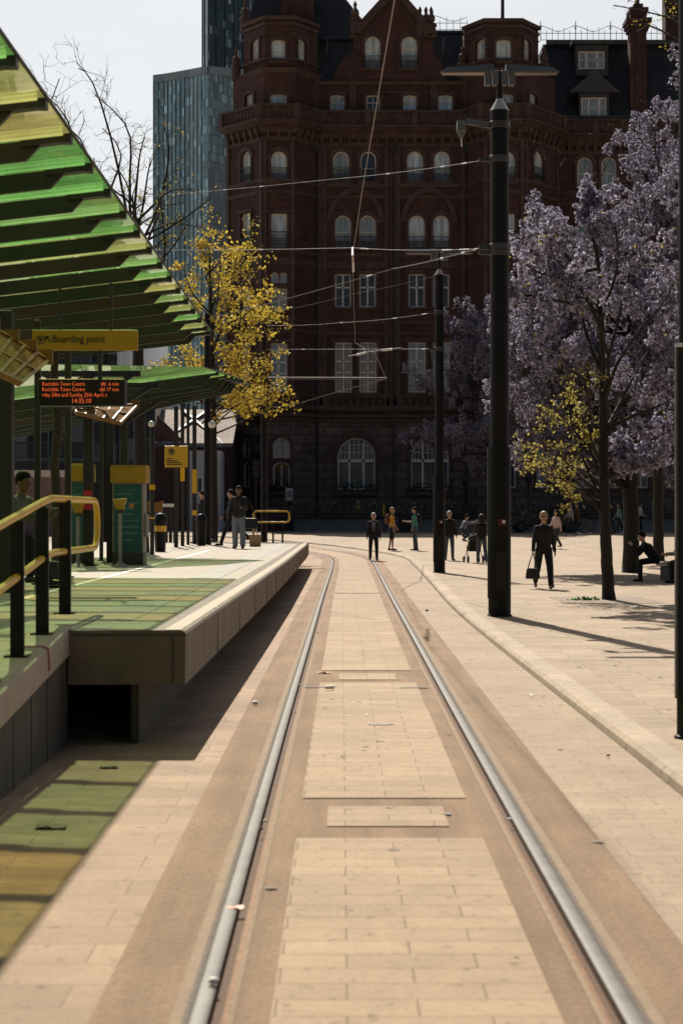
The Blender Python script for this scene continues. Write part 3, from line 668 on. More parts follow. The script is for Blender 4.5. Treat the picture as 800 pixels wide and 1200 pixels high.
# ledges, string courses, surrounds
WP=[(15.5,123.6),(46,123.6)]
mb=MB()
for pth in (PATH,WP):
    ledge(mb,pth,zz(163),zz(156),.28,slope=.12); ledge(mb,pth,zz(156),zz(152),.75,slope=.35); ledge(mb,pth,zz(152),zz(149.5),.9)
    for py,p_ in ((488,.42),(493,.25),(464,.16),(299,.14),(309,.10),(231,.12),(218,.16),(378,.12),(391,.16),(313,.08),(170,.10)): ledge(mb,pth,zz(py)-.12,zz(py)+.14,p_,slope=.04)
    ledge(mb,pth,zz(480)-.1,zz(477)+.1,.25)
    ledge(mb,pth,ZB,zz(606),.22)
mb.build('cornice',M_terra,HT)
mb=MB()
for pth in (PATH,WP):       # brackets under the main cornice, and the panelled band over the ground floor
    for p,q in zip(pth,pth[1:]):
        f=Face(p,q); n=max(2,int(f.len/.62))
        for i in range(n):
            a=(i+.5)*f.len/n; mb.beam(f.P(a,zz(168),.1),f.P(a,zz(156.5),.30),.2,.28,up=f.n)
        n=max(2,int(f.len/.5))
        for i in range(n):
            a=(i+.5)*f.len/n; mb.beam(f.P(a,zz(476),.06),f.P(a,zz(467),.06),.2,.16,up=f.n)
mb.build('bracket',M_terra,HT)['kind']='stuff'
for fc,h,wo in wins:
    a0,a1,z0,z1,ri=h; w=a1-a0
    if w<.75: continue
    mb=MB(); s=.16
    for a in (a0-s/2-.02,a1+s/2+.02): mb.beam(fc.P(a,z0-.1,.04),fc.P(a,z1-ri,.04),s,.14,up=fc.n)
    mb.beam(fc.P(a0-.25,z0-.10,.06),fc.P(a1+.25,z0-.10,.06),.26,.16)
    if ri>0: arch_ring(mb,fc,(a0+a1)/2,w/2+.02,z1-ri,ri,.28,.11)
    else: mb.beam(fc.P(a0-.25,z1+.14,.05),fc.P(a1+.25,z1+.14,.05),.2,.22)
    mb.build('surround',M_terra,wo)
# big blind arches over the paired windows and deep rings over the ground windows
for c0,c1 in ((383,450),(469.5,535)):
    mb=MB()
    a0,a1=FM.a_of(c0),FM.a_of(c1); arch_ring(mb,FM,(a0+a1)/2,(a1-a0)/2-.35,zz(262),(zz(226)-zz(262)),.38,.16,n=20); mb.build('blind_arch',M_terra,HT)
for cx in (417.5,503.5):
    mb=MB(); a0,a1=FM.a_of(cx-22),FM.a_of(cx+22); arch_ring(mb,FM,(a0+a1)/2,(a1-a0)/2+.35,zz(538),(a1-a0)/2+.35,.4,.2,n=20); mb.build('blind_arch',M_terra,HT)
mb=MB()
for f,px in ((FM,373.5),(FM,459),(FM,544),(FM,380),(FM,453),(FM,466)):
    a=f.a_of(px); big=px in (380,453,466)
    mb.beam(f.P(a,ZG,.06),f.P(a,zz(170),.06),.34 if big else .5,.16,up=f.n)
for f in (FL,FC,TC,TR):
    for a in (.14,f.len-.14): mb.beam(f.P(a,ZG,.05),f.P(a,zz(170),.05),.26,.14,up=f.n)
mb.build('pilaster',M_terra,HT)
mb=MB()
for px in (371.5,460.5,545.5): 
    mb=MB(); a=FM.a_of(px); mb.tube([FM.P(a,.7,.2),FM.P(a,zz(178),.2)],.075,8); mb.box(FM.P(a,zz(176),.24),(.34,.3,.4)); mb.build('drainpipe',M_pipe,HT)
# storey behind the balustrade, upper turrets, gable
mb=MB(); zA,zB_=zz(152),zz(95)
UM=Face((-1.9,121.75),(8.9,121.75))
def oct_(x0,x1,y): return None
ULP=[(-7.0,122.0),(-5.35,119.9),(-3.35,119.9),(-1.72,122.0)]; URP=[(8.75,122.0),(10.1,119.9),(12.55,119.9),(14.05,122.0)]
ULP2=[(-7.75,122.3),(-5.45,119.6),(-3.2,119.6),(-1.72,121.9)]; URP2=[(8.75,121.9),(9.9,119.6),(12.7,119.6),(15.3,122.6)]
TOPL,TOPR=zz(24,120.5),zz(27,120.5)
upj=[]
def addu(fc,*a,**k): 
    h=hole(fc,*a[:5]); upj.append((fc,h,a[5],a[6],k.get('balc',False))); return h
hm=[addu(UM,x0,x1,111,129,.25,[('h',.5,.06),('v',.5,.05)],gl) for x0,x1,gl in ((387,403.5,G_mid),(429,445,G_dark),(472,488,G_pale),(513,530,G_pale))]
hg=[addu(UM,x0,x1,42,80,1,[('h',.62,.12),('h',.3,.06)],G_pale,balc=.85) for x0,x1 in ((427.5,445.5),(470,488.5))]
wall(mb,UM,0,UM.len,zA-.4,zB_,hm)
g0,g1=UM.a_of(414),UM.a_of(507); gz=zz(40,121.75); pk=(UM.a_of(462),zz(-12,121.75))
wall(mb,UM,g0,g1,zB_,gz,[h for h in hg if 1],0) if False else None
zt=max(h[3] for h in hg)+.05
wall(mb,UM,g0,g1,zB_,zt,hg)
# triangular top of the gable
sl_l=[UM.P(g0,zt),UM.P(g1,zt),UM.P(g1,gz if gz>zt else zt+.02),UM.P(*pk),UM.P(g0,gz if gz>zt else zt+.02)]
mb.poly(sl_l); mb.prism([p-UM.n*.02 for p in sl_l],UM.n*-.5)
# shoulders that curve down from the gable to the roof
for s,a_,e in ((1,g0,UM.a_of(388)),(-1,g1,UM.a_of(524))):
    pts=[UM.P(a_,zB_,.01)]; n=8
    for i in range(n+1): t=i/n; pts.append(UM.P(lerp(e,a_,1-math.cos(t*PI/2)),lerp(zB_+.1,zt-1.3,math.sin(t*PI/2)**2),.01))
    mb.prism(pts,UM.n*-.5)
for P_,P2,top in ((ULP,ULP2,TOPL),(URP,URP2,TOPR)):
    for p,q,p2,q2,cols,cols2 in zip(P_,P_[1:],P2,P2[1:],((294.5,303.5),(318,334),(349,358.5)) if P_ is ULP else ((557,568.5),(581,598.5),(613,621)),((287.5,297),(316.5,336),None) if P_ is ULP else (None,(582,601.5),(619.5,628.5))):
        f=Face(p,q); f2=Face(p2,q2); zm=zz(84,120.5)
        h=addu(f,cols[0],cols[1],46,71,.35,[('h',.42,.06)],G_pale); wall(mb,f,0,f.len,zm-.1,top,[h])
        hs=[]
        if cols2: hs=[addu(f2,cols2[0],cols2[1],110,129,.2,[('v',.5,.06)],G_pale)]
        wall(mb,f2,0,f2.len,zA-.4,zm,hs)
    mb.poly([Vector((x,y,top-.05)) for x,y in P_]+[Vector((P_[-1][0],126,top-.05)),Vector((P_[0][0],126,top-.05))])
    for x,ya in ((P_[0][0],P_[0][1]),(P_[-1][0],P_[-1][1])): mb.quad(Vector((x,ya,zA)),Vector((x,126.5,zA)),Vector((x,126.5,top)),Vector((x,ya,top)))
    mb.poly([Vector((x,y,zm)) for x,y in P2]+[Vector((P2[-1][0],126,zm)),Vector((P2[0][0],126,zm))])
    mb.quad(Vector((P2[0][0],P2[0][1],zA-.4)),Vector((P2[0][0],126,zA-.4)),Vector((P2[0][0],126,zm)),Vector((*P2[0],zm)))
    mb.quad(Vector((P2[-1][0],P2[-1][1],zA-.4)),Vector((P2[-1][0],126,zA-.4)),Vector((P2[-1][0],126,zm)),Vector((*P2[-1],zm)))
mb.build('upper_storey',M_brick,HT)
for fc,h,bars,gl,bl in upj: window(fc,h,bars,gl,depth=.22,fw=.09,balc=bl)
mb=MB()
for P_,top in ((ULP,TOPL),(URP,TOPR)):
    ledge(mb,P_,top-.12,top+.1,.28,slope=.1); ledge(mb,P_,top-.5,top-.3,.12); ledge(mb,P_,zz(73,120.5),zz(71,120.5),.2); ledge(mb,P_,zz(43,120.5),zz(41.5,120.5),.1); ledge(mb,P_,zz(91,120.5),zz(84,120.5)+.05,.42,slope=.2)
ledge(mb,[(-1.9,121.75),(8.9,121.75)],zz(97),zz(93),.3,slope=.1); ledge(mb,[(-1.9,121.75),(8.9,121.75)],zz(106),zz(104.5),.12)
gp=[UM.P(g0,zt-.2,.05),UM.P(g0+.02,max(gz,zt),.05),UM.P(*pk,.05),UM.P(g1,max(gz,zt),.05),UM.P(g1,zt-.2,.05)]
for p,q in zip(gp,gp[1:]): mb.beam(p,q,.55,.3,up=UM.n)
for fc,h,bars,gl,bl in upj:
    a0,a1,z0,z1,ri=h
    if ri>.05: arch_ring(mb,fc,(a0+a1)/2,(a1-a0)/2+.02,z1-ri,ri,.22,.1)
    mb.beam(fc.P(a0-.2,z0-.1,.06),fc.P(a1+.2,z0-.1,.06),.24,.16)
    for a in (a0-.1,a1+.1): mb.beam(fc.P(a,z0,.04),fc.P(a,z1-ri,.04),.14,.12,up=fc.n)
for a in (.05,UM.a_of(413),UM.a_of(508),UM.len-.05): mb.beam(UM.P(a,zA,.08),UM.P(a,zB_+.3,.08),.5,.2,up=UM.n)
mb.build('upper_cornice',M_terra,HT)
# balustrade on the main cornice
mb=MB()
for pth in (offs(PATH,.45),offs(WP,.45)):
    ledge(mb,pth,zz(149.5),zz(147),.12,inner=-.15); ledge(mb,pth,zz(134),zz(131),.14,inner=-.17); ledge(mb,pth,zz(147),zz(134),.0,inner=-.10)
    for p,q in zip(pth,pth[1:]):
        f=Face(p,q); n=int(f.len/.34)
        for i in range(n):
            a=(i+.5)*f.len/n; mb.tube([f.P(a,zz(147),0),f.P(a,zz(143),0),f.P(a,zz(139),0),f.P(a,zz(134),0)],[.07,.12,.08,.06],6,False)
        m_=max(1,int(f.len/2.6))
        for i in range(m_+1): mb.box(f.P(i*f.len/m_,zz(140.5),0),(.42,.42,zz(131)-zz(150)),math.atan2(f.u.y,f.u.x))
mb.build('balustrade',M_terra,HT)
# roofs
mb=MB()
def slope(x0,x1,py0,y0,py1,y1,in0=0,in1=0):
    a=Vector((x0,y0,zz(py0,y0))); b=Vector((x1,y0,zz(py0,y0))); c=Vector((x1-in1,y1,zz(py1,y1))); d=Vector((x0+in0,y1,zz(py1,y1)))
    back=[Vector((p.x,y1+9,p.z)) for p in (d,c)]
    mb.quad(a,b,c,d); mb.quad(d,c,back[1],back[0]); lowb=[Vector((a.x,y1+9,a.z)),Vector((b.x,y1+9,b.z))]
    mb.poly([a,d,back[0],lowb[0]]); mb.poly([b,lowb[1],back[1],c])
slope(at(372,0,122).x,at(420,0,122).x,97,122.1,40,124.6); slope(at(500,0,122).x,at(546,0,122).x,97,122.1,37,124.6)
xa=at(285,0,124).x; slope(xa,at(443,0,124).x,46,124.0,-45,128,1.4,4.6)
slope(15.0,46,154,123.75,52,127.2)
mb.build('roof',M_slate,HT)
mb=MB()
ledge(mb,[(15.2,127.1),(46,127.1)],zz(53,127),zz(48,127),.35); ledge(mb,[(15.4,124.1),(46,124.1)],zz(139,124),zz(136,124),.3)
ledge(mb,[(at(500,0,124.6).x,124.6),(at(546,0,124.6).x,124.6)],zz(39,124.6),zz(36.5,124.6),.2)
mb.build('roof_ridge',M_lead,HT)
for px in (384,520): mb=MB(); mb.beam(at(px,45,123.6),at(px-2,64,122.4),.1,.12); mb.build('roof_ladder',M_lead,HT)
# dormers on the wing
def dormer(px0,px1,yt,yb,Y,ped,wx):
    mb=MB(); a=at(px0,yt,Y); b=at(px1,yb,Y)
    f=Face((a.x,Y),(b.x,Y)); h=hole(f,*wx,0); wall(mb,f,0,f.len,b.z-.3,a.z,[h],depth=.2)
    for x in (a.x,b.x): mb.quad(Vector((x,Y,b.z-.3)),Vector((x,Y+3.2,b.z-.3)),Vector((x,Y+3.2,a.z)),Vector((x,Y,a.z)))
    if ped:
        m=(a.x+b.x)/2; e=.75; zt=zz(ped,Y)
        mb.prism([Vector((a.x-e,Y-.3,a.z)),Vector((b.x+e,Y-.3,a.z)),Vector((m,Y-.3,zt))],(0,3.6,0))
    else: mb.box(((a.x+b.x)/2,Y+1.3,a.z+.12),(b.x-a.x+.7,3.4,.26))
    d=mb.build('dormer',M_lead,HT)
    fr=window(f,h,[('v',.30,.14),('v',.72,.14),('h',.5,.06)],G_mid,depth=.12,fw=.1,parent=HT)
dormer(674,712,52.5,84,125.6,None,(677,708,60,81)); dormer(678,713,109,139,123.9,83,(680.5,710,114,137))
dormer(816,852,109,139,123.9,83,(819,849,114,137))
# chimneys, finials, cresting
def chimney(px0,px1,ytop,ybot,Y,cap=True):
    a=at(px0,ytop,Y); b=at(px1,ybot,Y); mb=MB(); cx=(a.x+b.x)/2; w_=b.x-a.x; dp=max(1.0,w_)
    mb.box((cx,Y+dp/2,(a.z+b.z)/2),(w_,dp,a.z-b.z)); 
    for k,(o,h_) in enumerate(((.12,.25),(.24,.3),(.34,.3))): mb.box((cx,Y+dp/2,a.z-1.1+.3*k),(w_+o*2,dp+o*2,h_))
    mb.box((cx,Y+dp/2,(a.z+b.z)/2),(w_*.4,dp+.16,(a.z-b.z)*.9))
    c=mb.build('chimney',M_brick,HT)
    mb=MB()
    for dx in ((-.25,.25) if w_>1.2 else (0,)): mb.lathe((cx+dx*w_,Y+dp/2,a.z),[(.2,-.05),(.2,.1),(.15,.2),(.16,1.0),(.2,1.1)],10)
    mb.build('chimney_pot',M_terra,c)
chimney(738,757,16,132,124.4); chimney(779,800,-30,60,127.5); chimney(329,367,-40,24,123.2)
chimney(742,753,4,16,124.7)
mb=MB()
def cresting(x0,x1,Y,zb,zt):
    n=int((x1-x0)/.42); H=zt-zb
    for i in range(n+1):
        x=lerp(x0,x1,i/n); mb.tube([(x,Y,zb),(x,Y,zb+H*(.62 if i%2 else .8))],.022,5,False)
        if i%6==0:
            mb.tube([(x,Y,zb),(x,Y,zt+.2)],.035,5); mb.tube([(x-.14,Y,zt-.15),(x+.14,Y,zt-.15)],.03,5); mb.ball((x,Y,zt-.32),.085,6,4)
    pts=[]
    for i in range(n*2+1):
        x=lerp(x0,x1,i/(n*2)); ph=(i%12)/12; pts.append((x,Y,zb+H*(.72+.16*math.cos(2*PI*ph))))
    mb.tube(pts,.025,5,False)
    for z in (zb+.08,zb+H*.45): mb.tube([(x0,Y,z),(x1,Y,z)],.025,5)
M_cr=mat('grey_painted_cresting',(.22,.23,.24),.5,.2,5)
cresting(at(633,0,127.4).x,at(776,0,127.4).x,127.4,zz(48,127.4),zz(28,127.4)); mb.build('roof_cresting',M_cr,HT); mb=MB(); cresting(at(507,0,124.8).x,at(547,0,124.8).x,124.8,zz(36,124.8),zz(16,124.8))
mb.build('roof_cresting',M_cr,HT)
mb=MB(); fx=at(588.5,0,122).x; mb.tube([(fx,122,TOPR-.1),(fx,122,TOPR+1.0),(fx,122,TOPR+9)],[.16,.13,.08],10); mb.build('flagpole',M_pipe,HT)
mb=MB()
for x,y,z in ((ULP2[0][0]+.2,122.3,zz(84)),(ULP[0][0]+.1,122.3,TOPL),(at(505,0,121.7).x,121.9,zz(36)),(at(499,0,121.7).x,121.9,zz(36)),(at(492,0,121.7).x,121.9,zz(36)),(8.6,121.6,zz(84)),(14.4,121.6,zz(84)),(at(416,0,121.7).x,121.8,zz(30))):
    mb=MB(); mb.lathe((x,y,z),[(.34,-.3),(.34,.5),(.42,.55),(.42,.7),(.18,.8),(.3,1.05),(.26,1.3),(.1,1.5),(.14,1.75),(.02,2.0)],10); mb.build('stone_finial',M_terra,HT)
mb=MB(); mb.beam((at(492,5,122.5).x,123.2,zz(14)),(at(506,0,122.5).x,123.2,zz(26)),.05,.05)
mb.tube([at(462,-6,122),at(497,26,122.5)],.03,6); mb.build('gable_stay',M_lead,HT)
# flower boxes under the ground windows, notice board
M_box_leaf=leafmat('window_box_leaves',(.02,.035,.012),(.05,.075,.02),.3)
rr=random.Random(3)
for fc,x0,x1 in ((FM,393,442),(FM,479,528),(FC,318,341)):
    mb=MB(); a0,a1=fc.a_of(x0),fc.a_of(x1); mb.beam(fc.P(a0,zz(578),.3),fc.P(a1,zz(578),.3),.3,.3); b=mb.build('window_box',M_terra,HT)
    mb=MB()
    for i in range(220):
        p=fc.P(rr.uniform(a0,a1),zz(576)+abs(rr.gauss(0,.28)),.3+rr.uniform(-.15,.2)); s=.09
        d=Vector((rr.uniform(-1,1),rr.uniform(-1,1),rr.uniform(-.3,1))).normalized()*s; e=d.cross(Vector((rr.random(),rr.random(),rr.random()))).normalized()*s*.6
        mb.quad(p-d,p+e,p+d,p-e)
    mb.build('box_plants',M_box_leaf,b)
# iron railings on a low wall
rl=thing('railing','black iron railing with gilt spear tips on a low stone wall before the hotel','fence',(10,116.5,.7))
x0,x1=at(345,0,116.5).x,40; zt=zz(594,116.5); zw=zz(609,116.5)
mb=MB(); mb.box2((x0,116.35,.55),(x1,116.7,zw-.12)); mb.box2((x0-.05,116.28,zw-.12),(x1,116.77,zw)); mb.build('plinth_wall',mat('granite_plinth',(.22,.21,.19),.8,.25,3,bump=.2),rl)
mb=MB(); mt=MB(); n=int((x1-x0)/.17)
for i in range(n):
    x=x0+.17*i; mb.box((x,116.5,(zw+zt)/2),(.024,.024,zt-zw)); 
    if i%3==0: mt.lathe((x,116.5,zt),[(.01,-.03),(.055,.03),(.045,.09),(.004,.17)],6)
    if i%16==0: mb.box((x,116.5,(zw+zt)/2+.08),(.09,.09,zt-zw+.16)); mt.ball((x,116.5,zt+.25),.1,8,6)
for z in (zt-.12,zw+.14): mb.box(((x0+x1)/2,116.5,z),(x1-x0,.05,.03))
mb.build('railings',M_iron,rl); mt.build('gilt_tips',mat('tarnished_gilt',(.32,.25,.13),.4,.2,10,metal=.4),rl)
p=at(640.5-240,597,116.2)
def crest(px,py):
    p=at(px,py,116.35); mb=MB(); mb.lathe((p.x,p.y,p.z-.5),[(.02,0),(.16,.2),(.22,.45),(.12,.6),(.2,.75),(.03,1.0)],8); mb.build('gilt_crest',bpy.data.materials['tarnished_gilt'],rl)
crest(419.5,594)
ntc=thing('notice_board','small white notice board on a post before the hotel railings','sign',(at(339,0,115).x,115,.7))
a=at(334.5,572,115); b=at(343,586.5,115)
mb=MB(); mb.box2((a.x,114.97,b.z),(b.x,115.03,a.z)); mb.build('board',mat('white_sign_enamel',(.55,.56,.56),.4,.05,4),ntc)
mb=MB(); mb.box2((a.x+.07,114.965,b.z+.2),(b.x-.07,114.972,a.z-.2)); mb.build('poster',mat('grey_poster',(.22,.23,.25),.5,.5,9),ntc)
mb=MB(); mb.tube([((a.x+b.x)/2,115.06,.7),((a.x+b.x)/2,115.06,a.z)],.03,8); mb.build('post',M_iron,ntc)
# ------------------------------------------------------------------ towers and low buildings behind the platform
def panelmat(name,dark,mid,light,bw,rh,frame,spec=.6,metal=.45):
    m,nt,b=nm(name); L=nt.links
    uvn=node(nt,'ShaderNodeUVMap'); 
    def brick(c1,c2,off):
        br=node(nt,'ShaderNodeTexBrick',offset=off); L.new(uvn.outputs[0],br.inputs['Vector'])
        br.inputs['Color1'].default_value=c4(c1); br.inputs['Color2'].default_value=c4(c2); br.inputs['Mortar'].default_value=c4(frame)
        br.inputs['Scale'].default_value=1; br.inputs['Mortar Size'].default_value=.07; br.inputs['Mortar Smooth'].default_value=.1
        br.inputs['Brick Width'].default_value=bw; br.inputs['Row Height'].default_value=rh; return br
    # random value per panel from a white noise on the snapped cell
    sx=node(nt,'ShaderNodeSeparateXYZ'); L.new(uvn.outputs[0],sx.inputs[0])
    cx=math_n(nt,'FLOOR',math_n(nt,'DIVIDE',sx.outputs[0],bw)); cz=math_n(nt,'FLOOR',math_n(nt,'DIVIDE',sx.outputs[1],rh))
    cb=node(nt,'ShaderNodeCombineXYZ'); L.new(cx,cb.inputs[0]); L.new(cz,cb.inputs[1])
    wn=node(nt,'ShaderNodeTexWhiteNoise',noise_dimensions='2D'); L.new(cb.outputs[0],wn.inputs['Vector'])
    r=node(nt,'ShaderNodeValToRGB'); e=r.color_ramp.elements; e[0].position=0; e[0].color=c4(dark); e[1].position=1; e[1].color=c4(light)
    q=e.new(.55); q.color=c4(mid); q2=e.new(.80); q2.color=c4([c*1.25 for c in mid]); 
    L.new(wn.outputs[0],r.inputs[0])
    br=brick((1,1,1),(1,1,1),0.0)
    col=mixc(nt,br.outputs['Fac'],r.outputs['Color'],frame)
    L.new(col,b.inputs['Base Color'])
    b.inputs['Roughness'].default_value=.3; b.inputs['Specular IOR Level'].default_value=spec; b.inputs['Metallic'].default_value=metal
    return m
def uvwall(mb_list,pts,z0,ztops):
    """vertical glazed faces over a plan polyline, with uv = (run, height)"""
    V=[];Fc=[];UV=[]; run=0
    for i in range(len(pts)-1):
        p,q=pts[i],pts[i+1]; L_=math.dist(p,q); n=len(V)
        V+= [(p[0],p[1],z0),(q[0],q[1],z0),(q[0],q[1],ztops[i+1]),(p[0],p[1],ztops[i])]; Fc.append((n,n+1,n+2,n+3))
        UV+= [(run,z0),(run+L_,z0),(run+L_,ztops[i+1]),(run,ztops[i])]; run+=L_
    mb_list.append((V,Fc,UV))
def build_uv(name,lst,m,parent):
    V=[];Fc=[];UV=[]
    for v,f,u in lst:
        n=len(V); V+=v; Fc+=[tuple(i+n for i in q) for q in f]; UV+=u
    b=parent.location; me=bpy.data.meshes.new(name); me.from_pydata([(x-b.x,y-b.y,z-b.z) for x,y,z in V],[],Fc); me.materials.append(m)
    l=me.uv_layers.new(name='UVMap')
    for i,lp in enumerate(me.loops): l.data[i].uv=UV[lp.vertex_index]
    o=bpy.data.objects.new(name,me); COL.objects.link(o); o.parent=parent; return o
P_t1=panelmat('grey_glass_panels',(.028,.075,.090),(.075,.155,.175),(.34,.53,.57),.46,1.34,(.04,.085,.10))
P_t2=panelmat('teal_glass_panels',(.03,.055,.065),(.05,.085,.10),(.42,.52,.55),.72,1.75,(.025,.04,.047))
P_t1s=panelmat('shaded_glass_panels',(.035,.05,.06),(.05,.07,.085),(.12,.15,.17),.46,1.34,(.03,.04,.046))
M_fin=mat('anodised_fin',(.10,.17,.19),.35,.2,1,metal=.4); M_cap=mat('grey_roof_cap',(.14,.19,.21),.5,.1,.5)
t1=thing('office_tower','tall pale grey glass tower with a dipping roofline left of the hotel','tower',(at(225,0,262).x,262,0))
A=[at(180,0,268),at(192,0,266),at(206,0,263),at(222,0,260),at(236,0,256.5),at(244,0,255)]; tops=[zz(y_,Y_) for y_,Y_ in ((88,268),(86.5,266),(84.2,263),(81.3,260),(78.6,256.5),(77.3,255))]
Bp=at(300,0,266); pts=[(p.x,p.y) for p in A]; BT=zz(83,266)
lst=[]; uvwall(lst,pts,0,tops); build_uv('glass_front',lst,P_t1,t1)
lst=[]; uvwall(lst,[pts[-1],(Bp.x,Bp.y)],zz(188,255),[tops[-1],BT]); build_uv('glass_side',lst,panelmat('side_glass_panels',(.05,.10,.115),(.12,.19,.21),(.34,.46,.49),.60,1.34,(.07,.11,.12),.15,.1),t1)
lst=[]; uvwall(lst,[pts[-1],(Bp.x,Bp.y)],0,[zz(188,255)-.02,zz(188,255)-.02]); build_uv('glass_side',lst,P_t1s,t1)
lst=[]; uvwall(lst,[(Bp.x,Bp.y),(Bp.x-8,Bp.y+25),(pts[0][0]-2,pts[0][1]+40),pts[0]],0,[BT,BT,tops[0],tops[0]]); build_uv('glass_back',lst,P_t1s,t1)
mb=MB()
for i in range(len(pts)-1):
    f=Face(pts[i],pts[i+1]); n=max(1,round(f.len/1.38))
    for k in range(n):
        a=f.len*k/n; z1=lerp(tops[i],tops[i+1],k/n); mb.beam(f.P(a,0,.03),f.P(a,z1,.03),.05,.12,up=f.n)
mb.build('fin',M_fin,t1)['kind']='stuff'
mb=MB()
P2=pts+[(Bp.x,Bp.y)]; T2=tops+[BT]
for (p,q,a,b) in zip(P2,P2[1:],T2,T2[1:]):
    ff=Face(p,q); mb.quad(ff.P(0,a-1.2,.10),ff.P(ff.len,b-1.2,.10),ff.P(ff.len,b,.10),ff.P(0,a,.10)); 
mb.poly([Vector((p[0],p[1],t)) for p,t in zip(P2,T2)]+[Vector((Bp.x-8,Bp.y+25,BT)),Vector((pts[0][0]-2,pts[0][1]+40,tops[0]))]); mb.build('roof_band',M_cap,t1)
t2=thing('office_tower','dark teal glass tower rising out of frame behind the grey tower','tower',(at(262,0,352).x,352,0))
a=at(237.5,0,345); b=at(243,0,340); c=at(315,0,352); pts=[(a.x,a.y),(b.x,b.y),(c.x,c.y),(c.x,380),(a.x-2,375),(a.x,a.y)]
lst=[]; uvwall(lst,pts,0,[150]*6); build_uv('glass_wall',lst,P_t2,t2)
mb=MB(); mb.poly([Vector((x,y,150)) for x,y in pts[:-1]]); mb.build('roof',M_cap,t2)
mb=MB()
for p,q in zip(pts[:2],pts[1:3]):
    f=Face(p,q); n=max(1,round(f.len/2.3))
    for k in range(n): mb.beam(f.P(f.len*k/n,0,.1),f.P(f.len*k/n,150,.1),.06,.2,up=f.n)
mb.build('fin',M_fin,t2)['kind']='stuff'
# blue glass office behind the shelter
P_o=panelmat('blue_office_glass',(.012,.018,.026),(.022,.032,.044),(.16,.19,.21),1.5,1.35,(.05,.055,.06))
o1=thing('office_building','dark blue glass office block behind the tram shelter','building',(-22,118,.7))
def block(par,pts,z1,m,nme='glass_wall'):
    lst=[]; uvwall(lst,pts,0,[z1]*len(pts)); build_uv(nme,lst,m,par); mb=MB(); mb.poly([Vector((x,y,z1)) for x,y in pts[:-1]]); mb.build('roof',M_cap,par)
a,b=at(-140,0,118),at(137.5,0,116); block(o1,[(a.x,118),(b.x,116),(b.x,150),(a.x,150),(a.x,118)],zz(330,116),P_o)
mb=MB(); f=Face((a.x,118),(b.x,116))
for z in np.arange(2,zz(332,116),3.6): mb.beam(f.P(0,z,.08),f.P(f.len,z,.08),.16,.18,up=f.n)
for k in range(0,int(f.len/3)+1): mb.beam(f.P(3*k,0,.08),f.P(3*k,zz(332,116),.08),.10,.16,up=f.n)
mb.build('mullion_grid',M_fin,o1)
o2=thing('office_building','lower dark glass block to the right of the blue office, behind the yellow machines','building',(-13,113,.7))
a,b=at(139,0,113),at(182,0,113); block(o2,[(a.x,113),(b.x,113),(b.x,140),(a.x,140),(a.x,113)],zz(455,113),P_o)
mb=MB(); f=Face((a.x,113),(b.x,113))
for z in np.arange(2,zz(456,113),2.4): mb.beam(f.P(0,z,.06),f.P(f.len,z,.06),.1,.12,up=f.n)
mb.build('mullion_grid',M_fin,o2)
# low brick hall with a pale pitched roof
lb=thing('low_hall','low brick hall with a pale sunlit pitched roof behind the platform signs','building',(-9.5,112,.7))
M_proof=brickmat('pale_roof_tiles',(.40,.335,.29),(.34,.28,.24),(.22,.18,.16),.6,.4,.03,stain=.25,rough=.85)
a=at(181,0,112).x; b=at(268,0,112).x; e=zz(522,112); r_=zz(483,118)
mb=MB(); mb.box2((a,112,.5),(b,124,e)); mb.build('brick_wall',M_brick,lb)
mb=MB(); A=[Vector((a-.3,111.6,e-.05)),Vector((b+.3,111.6,e-.05)),Vector((b+.3,118,r_)),Vector((a-.3,118,r_))]; mb.prism(A,(0,0,.18)); mb.prism([A[3],A[2],Vector((b+.3,124.4,e-.05)),Vector((a-.3,124.4,e-.05))],(0,0,.18)); mb.build('roof',M_proof,lb)
mb=MB(); mb.beam((a-.3,111.5,e),(b+.3,111.5,e),.2,.25); mb.beam((a+.2,111.4,e),(a+3.2,117.6,r_+.2),.25,.1); mb.beam((b-.2,111.45,e),(b-3.6,117.6,r_+.2),.25,.1); mb.build('gutter',M_lead,lb)
mb=MB(); mb.prism([Vector((a,111.95,e)),Vector((a+2.2,111.95,e)),Vector((a+.2,111.95,e+2.0))],(0,.3,0)); mb.build('side_gable',M_brick,lb)
wb=thing('white_shopfront','small white painted shopfront with dark windows between the platform posts','building',(-9,108,.7))
a=at(222,0,108).x; b=at(259,0,108).x
fw_=Face((a,108),(b,108)); hs=[(.25,.75,1.2,2.6,0),(1.0,1.5,1.2,2.6,0),(.3,.8,3.2,4.2,0),(1.1,1.6,3.2,4.2,0)]
mb=MB(); wall(mb,fw_,0,fw_.len,.5,zz(528,108),hs); mb.box2((a,108.35,.5),(b,111,zz(528,108))); mb.build('rendered_wall',mat('white_render',(.5,.52,.55),.8,.1,1),wb)
for h in hs: window(fw_,h,[('v',.5,.04)],G_dark,depth=.12,fw=.05,parent=wb)
# white boundary wall and stair seen under the far canopy
bw=thing('white_parapet','long low white parapet wall behind the shelter posts','wall',(-19,92,.5))
a=at(-40,0,92).x; b=at(78,0,92).x
mb=MB(); mb.box2((a,92,zz(559,92)),(b,92.4,zz(551,92))); mb.box2((a,92.1,.4),(b,92.3,zz(559,92)),1)
mb.build('wall_band',[mat('white_parapet_paint',(.62,.6,.58),.7,.1,1),mat('mauve_wall',(.20,.15,.14),.8,.2,1)],bw)
